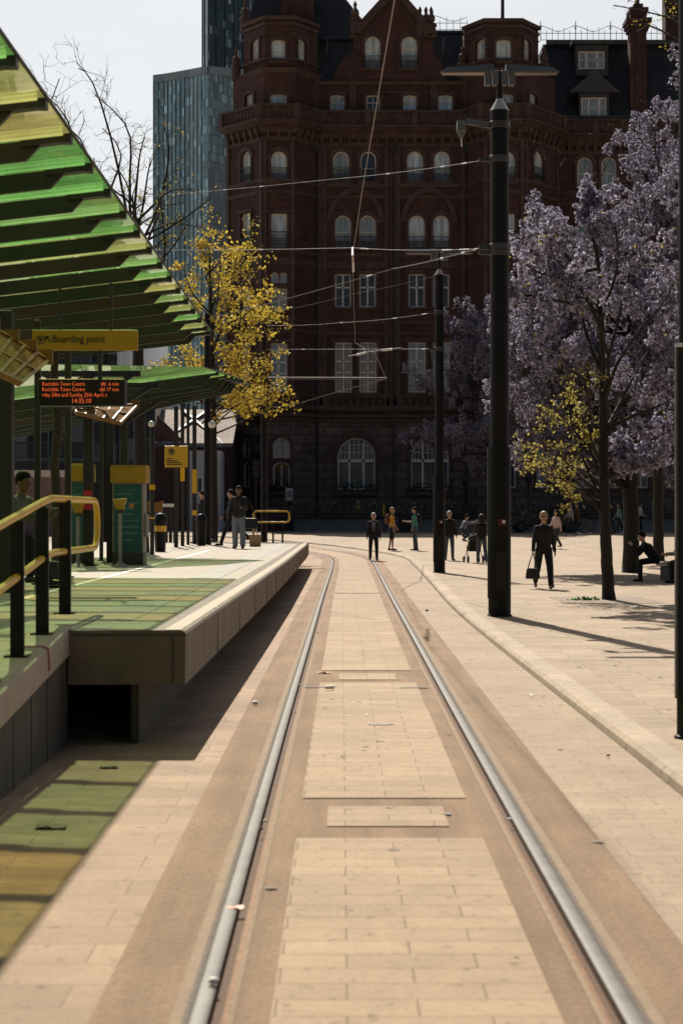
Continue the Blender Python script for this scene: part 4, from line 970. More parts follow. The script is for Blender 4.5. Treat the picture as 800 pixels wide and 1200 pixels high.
# ------------------------------------------------------------------ green glass canopies
EX,EZ,SL=-2.06,4.65,.115
GL={k:canopyglass(k+'_canopy_glass',c,.30,b) for k,c,b in (('green',(.50,.76,.37),(.44,.86,.33)),('lime',(.62,.79,.42),(.58,.88,.40)),('olive',(.82,.80,.36),(.82,.86,.44)),('amber',(.88,.77,.30),(.88,.86,.46)),('deep_green',(.34,.64,.24),(.28,.66,.18)))}
M_fink=mat('dark_canopy_fin',(.013,.014,.011),.5,.25,4)
M_steelk=mat('dark_shelter_steel',(.012,.012,.0115),.55,.25,5)
def canopy(label,ys,edge,left,cols,fin_depth=.15,chamf=.16,back=.19,skip=()):
    """edge(y), left(y) give the two ends of a fin; glass sheets lie between neighbouring fins"""
    t=thing('canopy',label,'canopy',tuple(edge(ys[0])),'green glass canopies over the platform')
    up_=Vector((0,0,1))
    for k,(a,b) in enumerate(zip(ys,ys[1:])):
        e0,e1,l0,l1=edge(a),edge(b),left(a),left(b)
        mb=MB(); tk=Vector((0,0,.016)); gapv=Vector((0,.006,0))
        mb.hexa([l0+gapv,e0+gapv,e1-gapv,l1-gapv],[l0+gapv+tk,e0+gapv+tk,e1-gapv+tk,l1-gapv+tk]); mb.build('glass_panel',GL[cols[k%len(cols)]],t)
    for y in ys:
        if y in skip: continue
        e,l=edge(y),left(y); d=(l-e).normalized(); dn=Vector((0,0,-1))
        p0=e+d*back+dn*.012; p1=e+d*(back+chamf)+dn*(.012+fin_depth); p2=l+dn*(.012+fin_depth); p3=l+dn*.012
        mb=MB(); mb.prism([p0-Vector((0,.022,0)),p1-Vector((0,.022,0)),p2-Vector((0,.022,0)),p3-Vector((0,.022,0))],(0,.044,0))
        mb.beam(e+d*.03+dn*.035,e+d*(back+.2)+dn*.035,.11,.045); mb.box(e+d*.03+dn*.02,(.06,.10,.09)); mb.build('roof_fin',M_fink,t)
    mb=MB(); mb.tube([edge(y)+Vector((.006,0,.008)) for y in ys],.013,6); mb.build('edge_trim',M_fink,t)
    return t
fy=[10.86+1.1*k for k in range(-5,15)]+[26.9]
colseq=['green','lime','green','olive','green','olive','amber','green','green','lime','green','olive','lime','green','amber','lime','olive','green','olive','lime','green']
c1=canopy('large green and yellow glass canopy on dark fins filling the upper left',fy,lambda y:Vector((EX,y,EZ)),lambda y:Vector((-9.5,y,EZ-SL*(9.5+EX))),colseq)
Qe=[at(240,431,33.7),at(285,445.5,36.8)]; Ql=[at(35,427,28.8),at(120,480,38.2)]
ys2=[0,.34,.56,.72,.84,.93,1.0]
def ed2(t): return Qe[0].lerp(Qe[1],t)
def lf2(t):
    t2=t*.7+.3 if t>0 else 0
    p=Ql[0].lerp(Ql[1],t2); return p+(p-ed2(t))*.9
c2=canopy('smaller green glass canopy beyond, its tip reaching under the yellow tree',ys2,ed2,lf2,['lime','green','amber','deep_green','green','olive','green','lime'],.22,.2,.12,(0,))
# tapering cross beams and the columns
def column(lab,px,D,top,w=.13,base=PZ,fork=True,d=None):
    x=(px-HX)/F*D; t=thing('shelter_column',lab,'column',(x,D,base),'dark steel columns under the canopies')
    mb=MB(); mb.box2((x-w/2,D-w/2,base),(x+w/2,D+w/2,top)); mb.build('shaft',M_steelk,t,bevel=.006)
    mb=MB(); mb.box2((x-w*.9,D-w*.9,base),(x+w*.9,D+w*.9,base+.02)); mb.build('base_plate',M_steelk,t)
    if fork:
        mb=MB()
        for s in (-1,1): mb.beam((x,D,top-.5),(x+s*.75,D,top-.02),.06,.08)
        mb.beam((x-.9,D,top),(x+.9,D,top),.08,.1); mb.build('bracket',M_steelk,t)
    return t
column('broad dark column at the left edge under the large canopy',7,19.3,4.05,.17,fork=False)
column('slim dark column left of the destination display',44.5,21.5,4.2,.075,fork=False)
column('dark column rising just behind the destination display',80,24.0,4.25,.085,fork=False)
column('thick dark column with a red sticker between the two machines',104,29.6,4.2,.17)
column('dark column touching the left side of the front ticket machine',129.5,31.6,4.15,.13)
column('thin dark column behind the amber panel of the far canopy',119,33.0,4.1,.07,fork=False)
column('dark column carrying the far canopy, right of the ticket machine',146,36.0,4.2,.15)
# red sticker band on the thick column
p=at(104,586,29.6); stk=thing('column_notice','small red and white notice wrapped on the thick dark column','notice',(p.x,29.51,p.z))
mb=MB(); mb.box((p.x,29.508,p.z),(.15,.008,.34)); mb.build('red_panel',mat('red_sticker',(.45,.02,.03),.5,.1,10),stk)
mb=MB(); mb.box((p.x,29.503,p.z+.02),(.12,.006,.08)); mb.build('white_panel',M_white,stk)
# signs
M_sy=mat('yellow_sign_enamel',(.42,.245,.012),.45,.06,5); M_ink=mat('dark_sign_ink',(.03,.028,.02),.5,.1,5); M_dspl=mat('display_casing',(.007,.007,.007),.5,.2,6)
D=20.0; a,b=at(38,386.5,D),at(161.5,410.5,D)
sg=thing('boarding_sign','long yellow sign reading Boarding point hung under the canopy','sign',((a.x+b.x)/2,D,b.z))
mb=MB(); mb.box2((a.x,D,b.z),(b.x,D+.06,a.z)); mb.build('sign_panel',M_sy,sg,bevel=.006)
text_mesh('sign_lettering','Boarding point',.125,M_ink,sg,(at(61.5,0,D).x,D-.004,at(0,401.3,D).z),xs=.83)
def ring(mb,c,r,w,n=18):
    for i in range(n):
        t0,t1=2*PI*i/n,2*PI*(i+1)/n
        mb.quad(*[c+Vector((math.cos(t)*q,0,math.sin(t)*q)) for t,q in ((t0,r),(t1,r),(t1,r-w),(t0,r-w))])
mb=MB()
c=at(47.5,398.5,D-.003); ring(mb,c,.052,.011); 
mb.box(c+Vector((0,0,.006)),(.045,.004,.04)); mb.box(c+Vector((0,0,-.026)),(.03,.004,.008)); mb.build('tram_symbol',M_ink,sg)
mb=MB(); c=at(57,398,D-.003); 
mb.beam(c+Vector((.035,0,-.035)),c+Vector((-.03,0,.03)),.016,.004,up=(0,1,0)); mb.beam(c+Vector((-.034,0,.034)),c+Vector((.012,0,.034)),.016,.004,up=(0,1,0)); mb.beam(c+Vector((-.034,0,.034)),c+Vector((-.034,0,-.012)),.016,.004,up=(0,1,0)); mb.build('arrow_symbol',M_ink,sg)
for px in (70,130): p=at(px,386,D); mb=MB(); mb.tube([(p.x,D+.03,p.z),(p.x,D+.03,4.5)],.018,8); mb.build('hanger',M_steelk,sg)
a,b=at(45,444,D),at(146.5,475.5,D)
ds=thing('departure_display','black electronic departure board with orange LED lines below the yellow sign','display',((a.x+b.x)/2,D,b.z))
mb=MB(); mb.box2((a.x,D,b.z),(b.x,D+.22,a.z)); mb.build('casing',M_dspl,ds,bevel=.01)
mb=MB(); s=at(47,446,D-.002); e=at(144.5,474,D-.002); mb.quad(Vector((s.x,s.y,e.z)),Vector((e.x,s.y,e.z)),Vector((e.x,s.y,s.z)),Vector((s.x,s.y,s.z))); mb.build('screen',mat('display_screen',(.009,.008,.008),.3,.1,6),ds)
M_led=emit('orange_led',(1,.15,.04),.62)
TX=at(49,0,D).x
for body,px,py,al in (('Rochdale Town Centre',49.5,452.0,'LEFT'),('dbl  6 min',139.5,452.0,'RIGHT'),('Rochdale Town Centre',49.5,458.4,'LEFT'),('dbl 17 min',139.5,458.4,'RIGHT'),('rday 24th and Sunday 25th April, t',49.5,464.8,'LEFT'),('14:35:10',95.5,472.3,'CENTER')):
    big=body.startswith('14'); p=at(px,py,D-.006)
    sz=.066 if not big else .078
    xs={'Rochdale Town Centre':.80,'rday 24th and Sunday 25th April, t':.83,'14:35:10':.88}.get(body,.80)
    text_mesh('led_text',body,sz,M_led,ds,tuple(p),al,xs,.0012,-.0011)
mb=MB(); p=at(117.5,411,D+.05); q=at(117.5,444,D+.05); mb.tube([p,q],.025,8); mb.build('hanger',M_steelk,ds)
# tilted amber slatted panels hung below the canopies
M_amb=leafmat('amber_panel_sheet',(.26,.13,.03),(.38,.22,.075),.35,.85,3); M_ambf=mat('ochre_frame_paint',(.20,.10,.016),.5,.15,6)
def ambpanel(lab,P,nx,ny):
    """P: four corners (far-left, near-left, near-right, far-right)"""
    t=thing('amber_panel',lab,'panel',tuple(P[0]),'amber panels under the canopies')
    n=(P[1]-P[0]).cross(P[3]-P[0]).normalized()
    mb=MB(); mb.prism(P,n*.02); mb.build('panel_glass',M_amb,t)
    mb=MB()
    def pt(u,v): return P[0].lerp(P[3],u).lerp(P[1].lerp(P[2],u),v)
    for i in range(nx+1): mb.beam(pt(i/nx,0)+n*.01,pt(i/nx,1)+n*.01,.03,.06,up=n)
    for j in range(ny+1): mb.beam(pt(0,j/ny)+n*.01,pt(1,j/ny)+n*.01,.03,.064,up=n)
    mb.build('panel_frame',M_ambf,t)
    for u in (.12,.42,.70,.96):
        mb=MB(); mb.box(pt(u,0)+Vector((0,.06,.04)),(.15,.05,.15)); mb.build('mounting_bracket',M_ambf,t)
    return t
ambpanel('large tilted amber panel with a glazed grid at the left edge',[at(-20,380,16.2),at(-42,420,14.9),at(23,450,15.6),at(55,424,17.2)],5,2)
ambpanel('smaller tilted amber panel beneath the departure display',[at(84,476,29.5),at(90,485,28.6),at(141,497,29.2),at(161,476,30.3)],5,2)
# ------------------------------------------------------------------ machines, bins, posts on the platform
M_teal=mat('teal_poster',(.012,.095,.085),.35,.25,3); M_mach=mat('dark_machine_casing',(.045,.045,.042),.45,.2,5); M_grey=mat('grey_machine_side',(.25,.23,.20),.5,.1,5)
M_line=mat('poster_print',(.06,.20,.18),.5,.2,20); M_poster_o=mat('poster_orange',(.5,.2,.05),.5,.2,10)
def machine(lab,px0,px1,py0,py1,D,lines=True):
    a,b=at(px0,py0,D),at(px1,py1,D); zb=PZ; dp=.55
    t=thing('ticket_machine',lab,'machine',((a.x+b.x)/2,D+dp/2,PZ),'ticket machines on the platform')
    H=a.z-zb; hy=.17*H
    mb=MB(); mb.box2((a.x,D,zb),(b.x,D+dp,zb+.22)); mb.build('plinth',M_mach,t)
    mb=MB(); mb.box2((a.x,D+.01,zb+.22),(b.x,D+dp,a.z-hy)); mb.build('casing',M_grey,t,bevel=.01)
    mb=MB(); mb.box2((a.x-.03,D-.06,a.z-hy),(b.x+.05,D+dp+.05,a.z-.03)); mb.prism([Vector((a.x-.03,D-.06,a.z-.03)),Vector((b.x+.05,D-.06,a.z-.03)),Vector((b.x+.05,D-.02,a.z+.015)),Vector((a.x-.03,D-.02,a.z+.015))],(0,dp,0)); mb.build('hood',M_sy,t)
    mb=MB(); mb.box2((a.x+.03,D-.002,zb+.24),(b.x-.03,D+.01,a.z-hy-.03)); p=mb.build('poster',M_teal,t)
    mb=MB(); W=b.x-a.x; rr=random.Random(px0)
    for k in range(9):
        z=lerp(a.z-hy-.12,zb+.42,k/8)+rr.uniform(-.02,.02); mb.box2((a.x+.07,D-.005,z),(a.x+.07+W*rr.uniform(.4,.75),D-.001,z+rr.choice((.014,.02,.035))))
    mb.build('print_line',M_line,p)['kind']='stuff'
    mb=MB(); mb.lathe((a.x+W*.6,D-.01,0),[(.01,0)],3) if False else mb.ball((a.x+W*.62,D,zb+1.05),(.05,.006,.05),12,6); mb.build('poster_badge',M_poster_o,p)
    mb=MB(); mb.box2((b.x+.002,D+.1,zb+.5),(b.x+.05,D+.45,zb+.9)); mb.build('ticket_tray',M_grey,t)
machine('teal fronted ticket machine with yellow hood, the nearer and wider one',132,168,546,662,30.0)
machine('teal ticket machine half hidden behind the thick dark column',83,104,544,660,31.0)
def validator(lab,px,pyt,pyb,D):
    p=at(px,pyt,D); zb=PZ
    t=thing('card_reader',lab,'card reader',(p.x,D,zb),'card readers on thin posts')
    mb=MB(); mb.lathe((p.x,D,zb),[(.14,0),(.14,.015),(.05,.06),(.035,.09)],14); mb.build('foot',M_grey,t,smooth=True)
    mb=MB(); mb.tube([(p.x,D,zb+.05),(p.x,D,p.z-.1)],.03,10); mb.build('post',M_grey,t,smooth=True)
    w0,w1,h=.12,.06,.20; mb=MB(); mb.prism([Vector((p.x-w1,D-.05,p.z-.14)),Vector((p.x+w1,D-.05,p.z-.14)),Vector((p.x+w0,D-.07,p.z+.06)),Vector((p.x-w0,D-.07,p.z+.04))],(0,.11,0)); mb.build('reader_head',M_sy,t,bevel=.006)
    mb=MB(); mb.box((p.x+.03,D-.06,p.z-.17),(.10,.05,.06)); mb.build('reader_socket',M_mach,t)
validator('yellow card reader on a thin post in front of the nearer ticket machine',141,588,661,29.2)
validator('yellow card reader on a thin post left of the thick column',92,592,660,29.4)
def bin_(lab,px,pyt,pyb,D,w,tilt=True,band=True):
    p=at(px,pyt,D); q=at(px,pyb,D); zb=PZ; t=thing('litter_bin',lab,'bin',(p.x,D,zb),'black litter bins on the platform')
    H=p.z-zb; r=w/2
    mb=MB(); mb.lathe((p.x,D,zb),[(r*.8,0),(r*.82,.03),(r*.86,.06),(r,H*.72),(r*1.04,H*.74),(r*1.04,H*.80)],18); mb.build('drum',M_blk,t,smooth=True)
    mb=MB(); mb.lathe((p.x,D,zb),[(r*1.06,H*.80),(r*1.02,H*.9),(r*.7,H*.98),(r*.2,H)],18); mb.build('lid',M_blk,t,smooth=True)
    if band: mb=MB(); mb.lathe((p.x,D,zb),[(r*.975,H*.52),(r*.985,H*.525),(r*1.02,H*.665),(r*.99,H*.67)],18); mb.build('yellow_band',M_yel,t,smooth=True)
bin_('black litter bin with a yellow band beside the lamp post',188,601,643,41.5,.30)
bin_('plain black litter bin in front of the yellow tree trunk',236,602,635,50,.30,band=False)
def post(lab,px,pyt,D,w,bands=(),name='signal_post',round_=False):
    p=at(px,pyt,D); t=thing(name,lab,'post',(p.x,D,PZ),'slim dark posts along the platform')
    mb=MB()
    if round_: mb.tube([(p.x,D,PZ),(p.x,D,p.z)],w/2,12)
    else: mb.box2((p.x-w/2,D-w/2,PZ),(p.x+w/2,D+w/2,p.z))
    mb.build('shaft',M_steelk,t,smooth=round_)
    for y0,y1 in bands:
        mb=MB(); z0,z1=at(0,y1,D).z,at(0,y0,D).z; mb.box2((p.x-w/2-.012,D-w/2-.012,z0),(p.x+w/2+.012,D+w/2+.012,z1)); mb.build('yellow_band',M_yel,t)
    return t,p
M_globe=mat('opal_lamp_globe',(.72,.68,.60),.3,.05,4)
def globe(par,c,r):
    mb=MB(); mb.ball(c,r,16,12); mb.build('lamp_globe',M_globe,par,smooth='all'); mb=MB(); mb.lathe((c.x,c.y,c.z-r-.06),[(r*.35,0),(r*.5,.05),(r*.5,.09)],10); mb.build('lamp_collar',M_steelk,par)
t,p=post('lamp post with a pale globe and yellow bands beside the banded bin',178.5,503,38.4,.10,((568,574),(606,608)),'lamp_post',True); globe(t,at(177.5,497,38.4),.07)
t,p=post('lamp post with a pale globe on a curved arm left of the yellow tree trunk',246,500,52,.09,(),'lamp_post',True)
mb=MB(); mb.tube([at(246,500,52),at(243,494,52),at(239,493,51.9),at(237,496,51.8)],.03,8); mb.build('curved_arm',M_steelk,t); globe(t,at(248.5,497.5,51.6),.115); 
t,p=post('dark post carrying the square yellow information sign',206.5,476,47.5,.11)
post('second dark post from the yellow information sign, with a small plate',214,470,49.5,.10,((548,564),))
post('third dark post from the yellow information sign',220.5,473,51.5,.085)
post('fourth dark post from the yellow information sign, with a tall yellow box',228,476,53,.12,((550,578),(598,604)))
for px in (193,196.5,199.5):
    pass
a,b=at(193,522.5,47.2),at(220,547.5,47.2)
sg=thing('information_sign','square yellow sign with a tram symbol and small print on a dark post','sign',((a.x+b.x)/2,47.2,b.z))
mb=MB(); mb.box2((a.x,47.2,b.z),(b.x,47.24,a.z)); mb.build('sign_panel',mat('bright_sign_yellow',(.62,.37,.02),.4,.06,5),sg,bevel=.008)
mb=MB(); c=at(201,529.5,47.195); ring(mb,c,.10,.02); mb.box(c+Vector((0,0,.012)),(.10,.004,.09)); mb.box(c+Vector((0,0,-.055)),(.07,.004,.015)); mb.build('tram_symbol',M_ink,sg)
mb=MB()
for k,(y_,w_) in enumerate(((537.5,.16),(539.8,.30),(542,.40),(544.2,.44))): q=at(195.5,y_,47.195); mb.box2((q.x,q.y,q.z-.014),(q.x+w_*.98,q.y+.004,q.z+.014))
mb.build('print_line',M_ink,sg)
mb=MB(); mb.box((at(206.5,0,47.4).x,47.3,at(0,535,47.4).z),(.08,.12,.1)); mb.build('bracket',M_steelk,sg)
# low picket of bollards and a bench between the posts
for i,(px,D) in enumerate(((190,56),(195,56),(200,56),(205,56))):
    p=at(px,592,D); t=thing('guard_post','short dark guard post with a pale cap, %s of the row behind the banded bin'%('first','second','third','last')[i],'post',(p.x,D,PZ),'short guard posts with pale caps')
    mb=MB(); mb.box2((p.x-.05,D-.05,PZ),(p.x+.05,D+.05,p.z-.06)); mb.build('shaft',M_steelk,t); mb=MB(); mb.lathe((p.x,D,p.z-.06),[(.075,0),(.085,.06),(.05,.11)],10); mb.build('cap',M_globe,t)
for i,(px,D) in enumerate(((172,44),(184,44.5))):
    p=at(px,594,D); t=thing('tilted_reader','tilted orange card reader head %s the lamp post with yellow bands'%('left of' if i==0 else 'right of'),'card reader',(p.x,D,PZ),'tilted orange readers')
    mb=MB(); mb.tube([(p.x,D,PZ),(p.x,D,p.z-.05)],.035,8); mb.build('post',M_steelk,t); mb=MB(); s=1 if i else -1
    mb.prism([p+Vector((-.13,-.06,-.14)),p+Vector((.13,-.06,-.14)),p+Vector((.13+.03*s,-.06,.16)),p+Vector((-.13+.03*s,-.06,.10))],(0,.14,0)); mb.build('reader_head',M_ambf,t)
bk=thing('platform_bench','dark slatted platform bench under the canopy at the left edge','bench',(-4.4,20.3,PZ))
mb=MB()
for k in range(4): mb.box((-4.55,20.12+.12*k,PZ+.44),(1.5,.1,.035))
mb.build('seat',M_mach,bk)
for x in (-5.2,-3.95):
    mb=MB(); mb.box((x,20.3,PZ+.21),(.06,.4,.42)); mb.build('leg',M_steelk,bk)
mb=MB(); p=at(63,690,20.5); 
bg_=thing('holdall','dark grey holdall bag standing on the platform behind the handrail posts','bag',(at(62,0,20.6).x,20.6,PZ))
x=at(62,0,20.6).x; mb=MB(); mb.box((x,20.6,PZ+.16),(.22,.2,.32)); mb.build('bag_body',mat('dark_grey_nylon',(.05,.05,.055),.7,.3,12),bg_,bevel=.05,seg=3)
mb=MB(); mb.tube([(x-.06,20.6,PZ+.3),(x-.05,20.6,PZ+.4),(x+.05,20.6,PZ+.4),(x+.06,20.6,PZ+.3)],.012,6); mb.build('bag_handle',M_blk,bg_)
# ------------------------------------------------------------------ trees
M_bark=mat('dark_bark',(.024,.019,.014),.9,.35,9,bump=.8,bscale=30)
M_barkl=mat('greenish_bark',(.022,.020,.013),.9,.35,9,bump=.8,bscale=30)
M_twig=mat('thin_twig_bark',(.04,.031,.024),.8,.3,9)
L_yel=leafmat('yellow_spring_leaves',(.45,.34,.045),(.66,.52,.10),.5)
L_lim=leafmat('lime_yellow_leaves',(.30,.25,.06),(.46,.39,.11),.5)
L_pur=leafmat('mauve_flowers',(.13,.11,.15),(.60,.57,.69),.48,.6,11)
L_brn=leafmat('brown_seed_heads',(.10,.06,.03),(.16,.10,.04),.3)
def bez(p,q,sag,rnd,n=7,amp=.12):
    L_=(q-p).length; out=[]
    o1=Vector((rnd.gauss(0,1),rnd.gauss(0,1),rnd.gauss(0,1)))*amp*L_*.5; o2=Vector((rnd.gauss(0,1),rnd.gauss(0,1),rnd.gauss(0,1)))*amp*L_*.35
    for i in range(n+1):
        t=i/n; out.append(p.lerp(q,t)+Vector((0,0,sag*L_*t*(1-t)*1.6))+o1*math.sin(PI*t)+o2*math.sin(2*PI*t))
    return out
def cum(pts,t):
    k=t*(len(pts)-1); i=min(int(k),len(pts)-2); return pts[i].lerp(pts[i+1],k-i),(pts[i+1]-pts[i]).normalized()
class Tree:
    def __init__(s,name,label,base,group='trees in the square',bark=None,seed=1):
        s.t=thing(name,label,'tree',tuple(base),group); s.wood=MB(); s.twig=MB(); s.rnd=random.Random(seed); s.pts=[]; s.base=base; s.bark=bark or M_bark
    def trunk(s,pts,radii):
        s.tr=pts; s.trr=radii; mb=MB()
        q=[];r=[]
        for i in range(len(pts)-1):
            for k in range(5):
                t=k/5; q.append(pts[i].lerp(pts[i+1],t)+Vector((s.rnd.gauss(0,1),s.rnd.gauss(0,1),0))*radii[i]*.06*(i+k>0)); r.append(lerp(radii[i],radii[i+1],t))
        q.append(pts[-1]); r.append(radii[-1])
        q=[pts[0]+Vector((0,0,-.05))]+q; r=[radii[0]*1.35]+r
        r[1]*=1.15
        mb.tube(q,r,14); mb.build('trunk',s.bark,s.t,smooth='all')
    def at_h(s,z):
        for i in range(len(s.tr)-1):
            a,b=s.tr[i],s.tr[i+1]
            if z<=b.z or i==len(s.tr)-2:
                t=min(1,max(0,(z-a.z)/(b.z-a.z))); return a.lerp(b,t),lerp(s.trr[i],s.trr[i+1],t)
    def limb(s,tip,zf=.5,r=None,ntw=7,tl=.28,levels=2,sag=.12,start=None,t0=.3,dens=1.0):
        z=lerp(s.tr[1].z if len(s.tr)>2 else s.tr[0].z,min(tip.z,s.tr[-1].z),zf)
        p,rr=s.at_h(z) if start is None else (start,r or .06)
        r=r or rr*.5; pts=bez(p,tip,sag,s.rnd); n=len(pts)
        s.wood.tube(pts,[lerp(r,.012,(i/(n-1))**.8) for i in range(n)],7)
        L_=(tip-p).length
        s.pts.append((tip,(pts[-1]-pts[-2]).normalized()))
        for k in range(ntw):
            t=lerp(t0,1,(k+s.rnd.random())/ntw); q,d=cum(pts,t); s.sub(q,d,L_*tl*s.rnd.uniform(.6,1.2),max(.008,r*.30*(1-t*.6)),levels)
    def sub(s,p,d,L_,r,lev):
        e=(d*.75+Vector((s.rnd.gauss(0,.75),s.rnd.gauss(0,.75),s.rnd.gauss(.18,.6)))).normalized(); q=p+e*L_
        pts=bez(p,q,.08,s.rnd,4,.16); s.twig.tube(pts,[r,r*.85,r*.7,r*.55,max(.004,r*.4)],4,False); s.pts.append((q,e))
        s.pts.append((cum(pts,.6)[0],e))
        if lev>1:
            for k in range(3):
                t=s.rnd.uniform(.3,.95); a,b=cum(pts,t); s.sub(a,b,L_*s.rnd.uniform(.4,.65),max(.004,r*.6),lev-1)
    def done(s):
        if s.wood.v: s.wood.build('limbs',s.bark,s.t,smooth='all')['kind']='stuff'
        if s.twig.v: s.twig.build('twigs',M_twig,s.t)['kind']='stuff'
def leafquads(P,size,rng,flat=.0):
    """one folded leaf (two quads) at each point of P"""
    n=len(P); d=rng.normal(size=(n,3)); d[:,2]-=.25; d/=np.linalg.norm(d,axis=1)[:,None]
    e=np.cross(d,rng.normal(size=(n,3))); e/=np.linalg.norm(e,axis=1)[:,None]; u=np.cross(d,e)
    s=(size*rng.uniform(.6,1.25,n))[:,None]
    a=P; b=P+d*s; mid=P+d*s*.5+u*s*.10
    l=P+d*s*.5+e*s*.36-u*s*.04; r=P+d*s*.5-e*s*.36-u*s*.04
    return np.concatenate([np.stack([a,l,b,mid],1),np.stack([a,mid,b,r],1)])
def scatter(pts,n_each,spread,rng,down=0):
    C=np.array([tuple(p) for p,_ in pts]); C=np.repeat(C,n_each,0); o=rng.normal(size=C.shape)*spread; o[:,2]*=.7; o[:,2]-=down
    return C+o
def panicles(pts,rng,size=(.34,.52),nf=26,fl=.07):
    out=[]
    for p,d in pts:
        H=rng.uniform(*size); W=H*rng.uniform(.26,.36); k=int(nf*H/size[1])+6
        t=rng.uniform(0,1,k)**.8; a=rng.uniform(0,2*PI,k); rad=W*(1-t*.72)*rng.uniform(.55,1.05,k)
        ax=np.array([d.x*.35+rng.normal()*.12,d.y*.35+rng.normal()*.12,1.0]); ax/=np.linalg.norm(ax)
        c=np.array(tuple(p))+ax*(t*H)[:,None]; rd=np.stack([np.cos(a),np.sin(a),-.15+0*a],1); P=c+rd*rad[:,None]
        out.append((P,rd))
    P=np.concatenate([o[0] for o in out]); rd=np.concatenate([o[1] for o in out]); n=len(P)
    rd=rd+rng.normal(size=rd.shape)*.35; rd[:,2]-=.25; rd/=np.linalg.norm(rd,axis=1)[:,None]
    e=np.cross(rd,rng.normal(size=(n,3))); e/=np.linalg.norm(e,axis=1)[:,None]; u=np.cross(rd,e)
    s=(fl*rng.uniform(.7,1.25,n))[:,None]
    # a bell: narrow throat, wide mouth, as three petals-faces
    q=[]
    for ang in (0,2.1,4.2):
        c0,s0=math.cos(ang),math.sin(ang); c1,s1=math.cos(ang+1.9),math.sin(ang+1.9)
        th0=P+(e*c0+u*s0)*s*.16; th1=P+(e*c1+u*s1)*s*.16; m0=P+rd*s+(e*c0+u*s0)*s*.42; m1=P+rd*s+(e*c1+u*s1)*s*.42
        q.append(np.stack([th0,th1,m1,m0],1))
    return np.concatenate(q)
rngT=np.random.default_rng(11)
def pick(pts,frac,rnd): return [p for p in pts if rnd.random()<frac]
# yellow tree beyond the platform
Y0=64; base=Vector((at(251,0,Y0).x,Y0,g(Y0)))
T=Tree('yellow_leaf_tree','slender tree in bright yellow spring leaf rising beyond the far canopy',base,seed=4,bark=M_barkl)
T.trunk([base,at(251,560,Y0),at(249,440,Y0),at(247,360,Y0),at(245,290,Y0)],[.15,.13,.11,.07,.02])
tips=[(300,264,0),(288,285,.6),(308,300,-.4),(262,262,-.8),(225,275,.3),(212,300,-.3),(240,265,.5),(328,334,.2),(318,340,-.8),(296,335,.9),(205,330,.4),(222,345,-.6),(334,366,.1),(320,375,.9),(300,380,-.9),(330,404,-.1),(315,412,.6),(290,410,-.6),(338,440,.1),(344,458,-.3),(325,447,.9),(305,455,-.8),(285,440,.7),(215,400,.2),(200,425,-.6),(225,415,.8),(275,455,-.4),(190,410,.1),(265,300,1.0),(275,330,-1.1),(285,365,1.1),(270,395,-1.2),(268,425,1.2),(235,375,1.0)]
for x,y_,dy in tips: T.limb(at(lerp(251,x,.96),y_+10,Y0+dy*2.0),zf=T.rnd.uniform(.5,.93),r=.04,ntw=9,tl=.17,levels=2,sag=-.05,t0=.4)
ylow=[(x,y_,0) for x,y_ in ((285,505),(270,520),(310,495),(255,500))]
keep=[p for p in T.pts if True]
P=scatter(pick(keep,.60,T.rnd),5,.12,rngT,.03); mb=MB(); mb.quads(leafquads(P,.125,rngT)); mb.build('foliage',L_yel,T.t)['kind']='stuff'
T.done()
# bare tree behind the shelter
Y1=41; base=Vector((at(165,0,Y1).x,Y1,PZ))
T=Tree('bare_tree','leafless tree with fine black twigs spreading above the green canopy',base,seed=9)
T.trunk([base,at(165,560,Y1),at(163,440,Y1),at(160,330,Y1),at(150,250,Y1)],[.19,.16,.14,.10,.05])
for (x,y_,dy,sg_) in ((70,92,0,.2),(92,80,.8,.15),(52,110,-.6,.1),(112,112,.5,.2),(60,140,-1,.2),(192,150,.3,.3),(170,160,-.8,.3),(120,150,1,.25),(178,188,.2,.2),(135,200,-.4,.15),(226,222,.4,.1),(248,232,-.5,.1),(218,262,.6,.05),(205,240,-1,.1),(170,232,1,.1),(110,185,-1.2,.1),(240,268,1,.05),(34,130,.2,.1),(15,160,1,.1),(70,200,-.5,.1),(25,230,.8,.1),(200,212,1.2,.1),(185,250,.5,.05),(195,275,-.6,.05),(160,215,.3,.1)):
    T.limb(at(x,y_,Y1+dy*1.8),zf=T.rnd.uniform(.60,.97),r=.042,ntw=9,tl=.15,levels=2,sag=sg_,t0=.4)
sp=[p for p in T.pts if at(150,0,Y1).x<p[0].x and p[0].z<at(0,120,Y1).z]
P=scatter(pick(sp,.16,T.rnd),3,.05,rngT); mb=MB(); mb.quads(leafquads(P,.055,rngT)); mb.build('young_leaves',L_lim,T.t)['kind']='stuff'
T.done()
# second, thinner trunk seen under the shelter
Y2=26; base=Vector((at(66,0,Y2).x,Y2,PZ)); T=Tree('slim_tree','slim crooked tree trunk standing between the shelter columns',base,seed=12)
T.trunk([base,at(67,600,Y2),at(64,545,Y2),at(68,500,Y2),at(64,440,Y2),at(66,400,Y2)],[.08,.075,.07,.07,.06,.05])
for (x,y_,dy) in ((92,470,.3),(100,440,-.3),(75,505,.2)): T.limb(at(x,y_,Y2+dy),zf=.7,r=.02,ntw=4,tl=.25,levels=1)
T.done()
